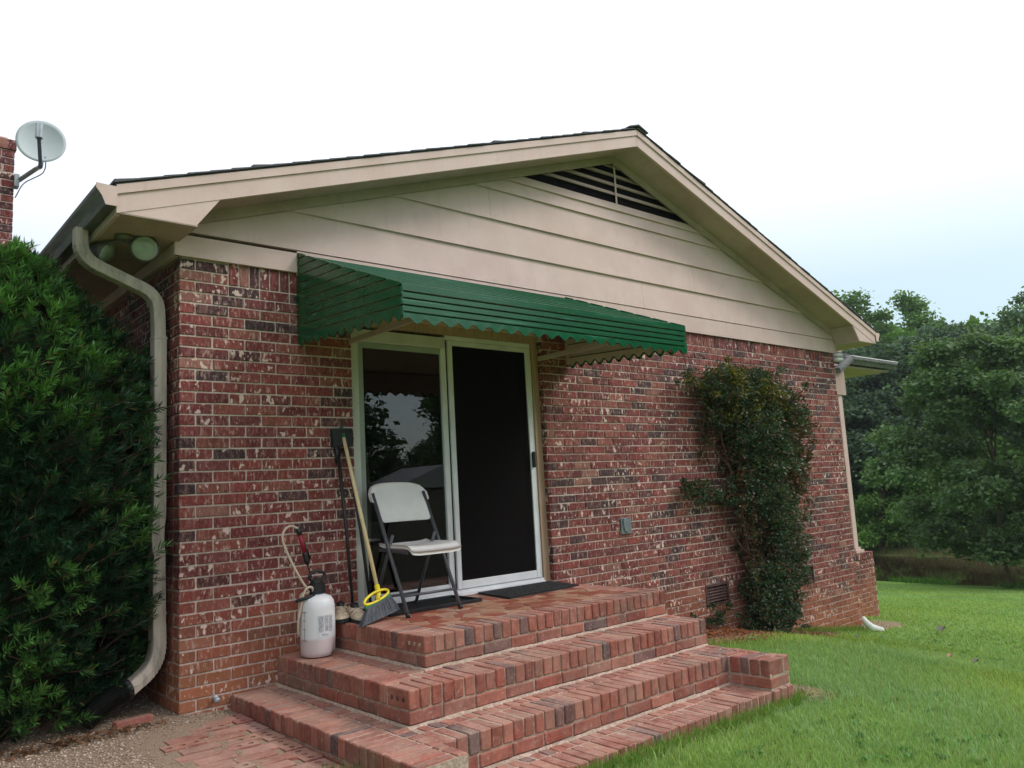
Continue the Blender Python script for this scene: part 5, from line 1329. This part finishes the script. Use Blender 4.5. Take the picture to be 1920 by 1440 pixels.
for i_, (k_, az_, ds_, sc_, w_) in enumerate((('dark', 57, 46, 1.0, 'first'), ('tall', 53, 50, .95, 'second'), ('dark', 49, 47, 1.0, 'third'), ('tall2', 45, 52, .95, 'fourth'), ('dark', 41, 50, 1.05, 'fifth'), ('dark', 36, 52, 1.05, 'sixth'), ('tall', 60.5, 52, .82, 'seventh'), ('dark', 80, 44, .85, 'eighth'), ('tall', 84, 48, .9, 'ninth'), ('dark', 89, 45, .9, 'tenth'), ('small', 60, 44, 1.9, 'eleventh'), ('small', 55, 44, 1.9, 'twelfth'))):
    T.append((k_, (math.sin(math.radians(az_)), math.cos(math.radians(az_))), ds_, sc_, i_*1.7, 'tree of the lakeside woods hidden by the house or outside the picture, '+w_+' of twelve', 1.0))
for (k_, d_, ds_, sc, rz, lb_, zs) in T: plant(k_, d_, ds_, sc, rz, lb_, zscale=zs)
# the lakeside tree on the near shore
nt_ = thing('lakeside_tree', 'slender trunked green tree spreading over the near shore of the lake', 'tree')
lob = []
rr_ = random.Random(5)
for i in range(92):
    t = rr_.random(); z = lerp(1.35, 6.9, t); env = math.sin(math.pi*(.16+.74*t))**.8*2.95; a = rr_.uniform(0, 6.28); q = rr_.random()**.5
    lob.append((env*q*math.cos(a), env*q*math.sin(a), z-.35*q*(1-t), rr_.uniform(.38, .68)))
crown_mesh('crown', 52000, lob, .14, [(.090, .150, .065), (.11, .178, .078), (.125, .195, .082), (.095, .160, .075)], 9, nt_, .62, 1.0, .3)
trunk_mesh(7.0, .062, nt_, 8, lob, 'bark', 0)
nt_.location = (23.4, 3.35, -2.32)
# trees and a shed behind the camera, seen mirrored in the door glass
for i, (az, ds_, key, sc, lb_) in enumerate(((18, 26, 'dark', .80, 'dark tree behind the viewer beyond the left of the reflection'), (23, 24, 'dark', .80, 'round dark tree behind the viewer, far left in the glass reflection'), (27.2, 26, 'dark', .86, 'dark tree behind the viewer left of the bright gap in the reflection'), (31.5, 44, 'dark', .62, 'low distant tree behind the viewer under the bright gap'), (34.5, 46, 'dark', .60, 'second low distant tree behind the viewer under the bright gap'), (39.2, 25, 'tall', .70, 'leafy tree behind the viewer right of the bright gap'), (40, 40, 'dark', 1.0, 'tall dark tree far behind the viewer right of the bright gap'), (43, 25, 'dark', .95, 'broad dark tree behind the viewer'), (48, 26, 'dark', .95, 'wide dark tree behind the viewer'), (54, 26, 'dark', .95, 'broad dark tree behind the viewer, reflected in the screen door'), (61, 30, 'tall', .9, 'tall tree behind the viewer at the far right of the reflection'))):
    a = math.radians(az); plant(key, None, 0, sc, i*1.3, lb_, 'trees behind the viewer', xy=(CAM.x+math.sin(a)*ds_, 4.98-math.cos(a)*ds_))
sh = thing('garden_shed', 'low grey roofed shed behind the viewer, mirrored in the door glass', 'shed')
a = math.radians(34); shx, shy = CAM.x+math.sin(a)*22, 4.98-math.cos(a)*22; gz = float(ground(shx, shy))
MB().box((shx-1.2, shy-.9, gz), (shx+1.3, shy+.9, gz+3.0)).build('shed_wall', 'room', sh)
MB().prism([(shx-1.4, gz+2.95), (shx+.2, gz+3.55), (shx+1.5, gz+2.95)], 1, shy-1.0, shy+1.0).build('shed_roof', 'shed_metal', sh)

# ------------------------------------------------------------------ grass
def grass(name, n, rmin, rmax, hmin, hmax, wid, label, seed, az=(-2, 97), power=1.0):
    g = np.random.default_rng(seed); u = g.random(n); r = (rmin**power+(rmax**power-rmin**power)*u)**(1/power)
    a = np.radians(g.uniform(az[0], az[1], n)); x = CAM.x+r*np.sin(a); y = CAM.y+r*np.cos(a)
    e = rnd_noise2(x, y, 6, 1)*.12
    ok = ~((y > -.06-e*.6) & (x < HW+.06)) & ~((x < 3.0+e*.3) & (y > -2.06+e*.2) & (x > .27)) & ~((x < .42+e) & (y > -1.50-e)) & (x > -3) & (x < 24.2) & ~((x > 8) & (x < 10.4) & (y > .8))
    for (cx, cy, rx, ry, pk) in ((5.3, -.05, 1.85, .50, .97), (8.7, .35, .75, .42, .9), (3.15, -1.85, .22, .22, .7)):
        dd = ((x-cx)/rx)**2+((y-cy)/ry)**2+(rnd_noise2(x, y, 5, 9)-.5)*.8; ok &= ~((dd < 1) & (g.random(n) < pk))
    x, y, r = x[ok], y[ok], r[ok]; n = len(x)
    z = ground(x, y)+(rnd_noise2(x, y, .9, 3)-.5)*.035*np.clip((x-1)/3, 0, 1)
    patch = rnd_noise2(x, y, .8, 6)*.6+rnd_noise2(x, y, 3, 7)*.4
    h = g.uniform(hmin, hmax, n)*(.5+1.0*patch)*np.where(g.random(n) < .03, 1.7, 1); th = g.uniform(0, 6.28, n); ln = g.uniform(.15, .9, n)*h; w = wid*g.uniform(.7, 1.3, n)
    wd = th+1.57+g.normal(0, .5, n); dx, dy = np.cos(th), np.sin(th); wx, wy = np.cos(wd)*w/2, np.sin(wd)*w/2
    P0 = np.stack([x-wx, y-wy, z-.005], 1); P1 = np.stack([x+wx, y+wy, z-.005], 1)
    P2 = np.stack([x+dx*ln*.35+wx*.8, y+dy*ln*.35+wy*.8, z+h*.6], 1); P3 = np.stack([x+dx*ln*.35-wx*.8, y+dy*ln*.35-wy*.8, z+h*.6], 1)
    P4 = np.stack([x+dx*ln, y+dy*ln, z+h*.95], 1)
    V_ = np.stack([P0, P1, P2, P3, P4], 1).reshape(-1, 3)
    Fa = (np.array([(0, 1, 2), (0, 2, 3), (3, 2, 4)])[None]+(np.arange(n)*5)[:, None, None]).reshape(-1, 3)
    c0 = np.array([.235, .350, .080]); c1 = np.array([.41, .52, .14]); cb = c0+(c1-c0)*np.clip(patch+g.normal(0, .15, n), 0, 1)[:, None]
    blu = np.clip((rnd_noise2(x, y, .7, 12)*.7+rnd_noise2(x, y, 3.1, 14)*.3-.35)*2.2, 0, 1)[:, None]; cb = cb*(1+blu*np.array([-.12, 0, .8]))
    cb = np.where(g.random((n, 1)) < .07, np.array([.36, .32, .14]), cb)*g.uniform(.8, 1.2, (n, 1))
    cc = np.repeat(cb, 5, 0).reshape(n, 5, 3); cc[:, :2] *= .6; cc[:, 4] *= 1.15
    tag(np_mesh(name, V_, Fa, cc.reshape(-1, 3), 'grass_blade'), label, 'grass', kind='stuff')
grass('grass', 270000, 2.0, 9.5, .022, .052, .0034, 'short bright green lawn grass in front of the steps', 21, (10, 92), 1.3)
grass('grass', 140000, 7.6, 24, .020, .045, .009, 'mown lawn grass sloping towards the lake', 22, (30, 95), 1.3)
# reeds and rough grass on the far bank
n = 16000; x = RNG.uniform(32.6, 36, n); y = RNG.uniform(-6, 26, n); z = ground(x, y); h = RNG.uniform(.08, .32, n)
d = unit(np.stack([RNG.normal(0, .4, n), RNG.normal(0, .4, n), np.ones(n)], 1)); V_, F_2 = leaf_quads(np.stack([x, y, z], 1), d, h, h*.12, 1.0)
pl_ = np.array([(.13, .10, .045), (.09, .11, .035), (.07, .12, .03), (.16, .13, .065)]); tag(np_mesh('bank_grass', V_, F_2, np.repeat(pl_[RNG.integers(0, 4, n)], 4, 0), 'grass_blade'), 'rough brown and green grass along the far bank', 'grass', kind='stuff')
n = 9000; x = RNG.uniform(22.8, 24.5, n); y = RNG.uniform(-4, 16, n); z = ground(x, y); h = RNG.uniform(.04, .22, n)*(rnd_noise2(x, y, .8, 5) > .62)+.03
d = unit(np.stack([RNG.normal(0, .4, n), RNG.normal(0, .4, n), np.ones(n)], 1)); V_, F_2 = leaf_quads(np.stack([x, y, z], 1), d, h, h*.14, 1.0)
tag(np_mesh('shore_grass', V_, F_2, np.repeat(np.array([[.07, .17, .03]])*RNG.uniform(.7, 1.3, (n, 1)), 4, 0), 'grass_blade'), 'taller grass tufts along the near lake shore', 'grass', kind='stuff')

# unseen trees added left of the house to keep the left wall in shade
for i, (x, y, key, sc) in enumerate(((-5.2, 3.4, 'dark', .95), (-6.2, -1.2, 'dark', .70), (-3.9, 2.3, 'small', 1.15), (-4.9, .3, 'small', 1.1))):
    plant(key, None, 0, sc, i*2.0+.5, ('added broad dark shade tree beside the left wall, outside the picture', 'added shade tree standing left of the viewer, outside the picture', 'added bushy young shade tree by the left wall, outside the picture', 'added bushy young shade tree nearer the viewer on the left, outside the picture')[i], 'added shade trees left of the house', xy=(x, y))


# ragged longer grass against the masonry, and low broad-leaved weeds in the lawn
def tufts(name, pts, hmin, hmax, wid, label):
    pts = np.array(pts); n = len(pts); z = ground(pts[:, 0], pts[:, 1]); d = unit(np.stack([RNG.normal(0, .45, n), RNG.normal(0, .45, n)-.1, np.ones(n)], 1)); h = RNG.uniform(hmin, hmax, n)
    V_, F_2 = leaf_quads(np.stack([pts[:, 0], pts[:, 1], z], 1), d, h, np.full(n, wid), 1.2)
    c_ = np.array([[.20, .34, .07]])*RNG.uniform(.6, 1.25, (n, 1)); c_ = np.where(RNG.random((n, 1)) < .12, np.array([.40, .33, .16]), c_)
    tag(np_mesh(name, V_, F_2, np.repeat(c_, 4, 0), 'grass_blade'), label, 'grass', kind='stuff')
q = []
for i in range(2600): q.append((random.uniform(.7, 3.0), -2.05-abs(random.gauss(0, .03))))
for i in range(900): q.append((3.0+abs(random.gauss(0, .04)), random.uniform(-2.05, -.3)))
for i in range(1100): q.append((random.uniform(6.4, 7.9), -.02-abs(random.gauss(0, .05))))
for i in range(260): q.append((.20+random.gauss(0, .09), -1.50+random.gauss(0, .05)))
tufts('grass_fringe', q, .03, .10, .0045, 'longer ragged grass along the foot of the steps and wall')
n = 900; r = RNG.uniform(2.2, 13, n); a = np.radians(RNG.uniform(25, 90, n)); x = CAM.x+r*np.sin(a); y = CAM.y+r*np.cos(a); k = (y < -.5) & ((x > 3.2) | (y < -2.3)); k &= rnd_noise2(x, y, .9, 21) > .5; x, y = x[k], y[k]; n = len(x); K_ = 9
ang = RNG.uniform(0, 6.28, (n, K_)); d = unit(np.stack([np.cos(ang), np.sin(ang), RNG.uniform(.3, 1.0, (n, K_))], -1)).reshape(-1, 3)
base = np.repeat(np.stack([x, y, ground(x, y)+.008], 1), K_, 0)+RNG.normal(0, .012, (n*K_, 3))*np.array([1, 1, 0]); ll = RNG.uniform(.02, .045, n*K_)
V_, F_2 = leaf_quads(base, d, ll, ll*.55, .4); tag(np_mesh('lawn_weeds', V_, F_2, np.repeat(np.array([[.12, .26, .075]])*RNG.uniform(.7, 1.4, (n*K_, 1)), 4, 0), 'grass_blade'), 'low clover and broad leaved weeds scattered in the lawn', 'weeds', kind='stuff')

# ------------------------------------------------------------------ air
m = N('haze_air'); pv_ = m.n('ShaderNodeVolumePrincipled'); pv_.inputs['Color'].default_value = (.84, .92, 1, 1); pv_.inputs['Density'].default_value = .0005; pv_.inputs['Anisotropy'].default_value = .3
m.l(pv_.outputs[0], m.out.inputs[1]); MAT['haze'] = m.m
tag(MB().box((-62, -205, -4.2), (405, 305, 22)).build('haze', 'haze'), kind='stuff', label='thin pale haze softening the far trees', cat='haze')
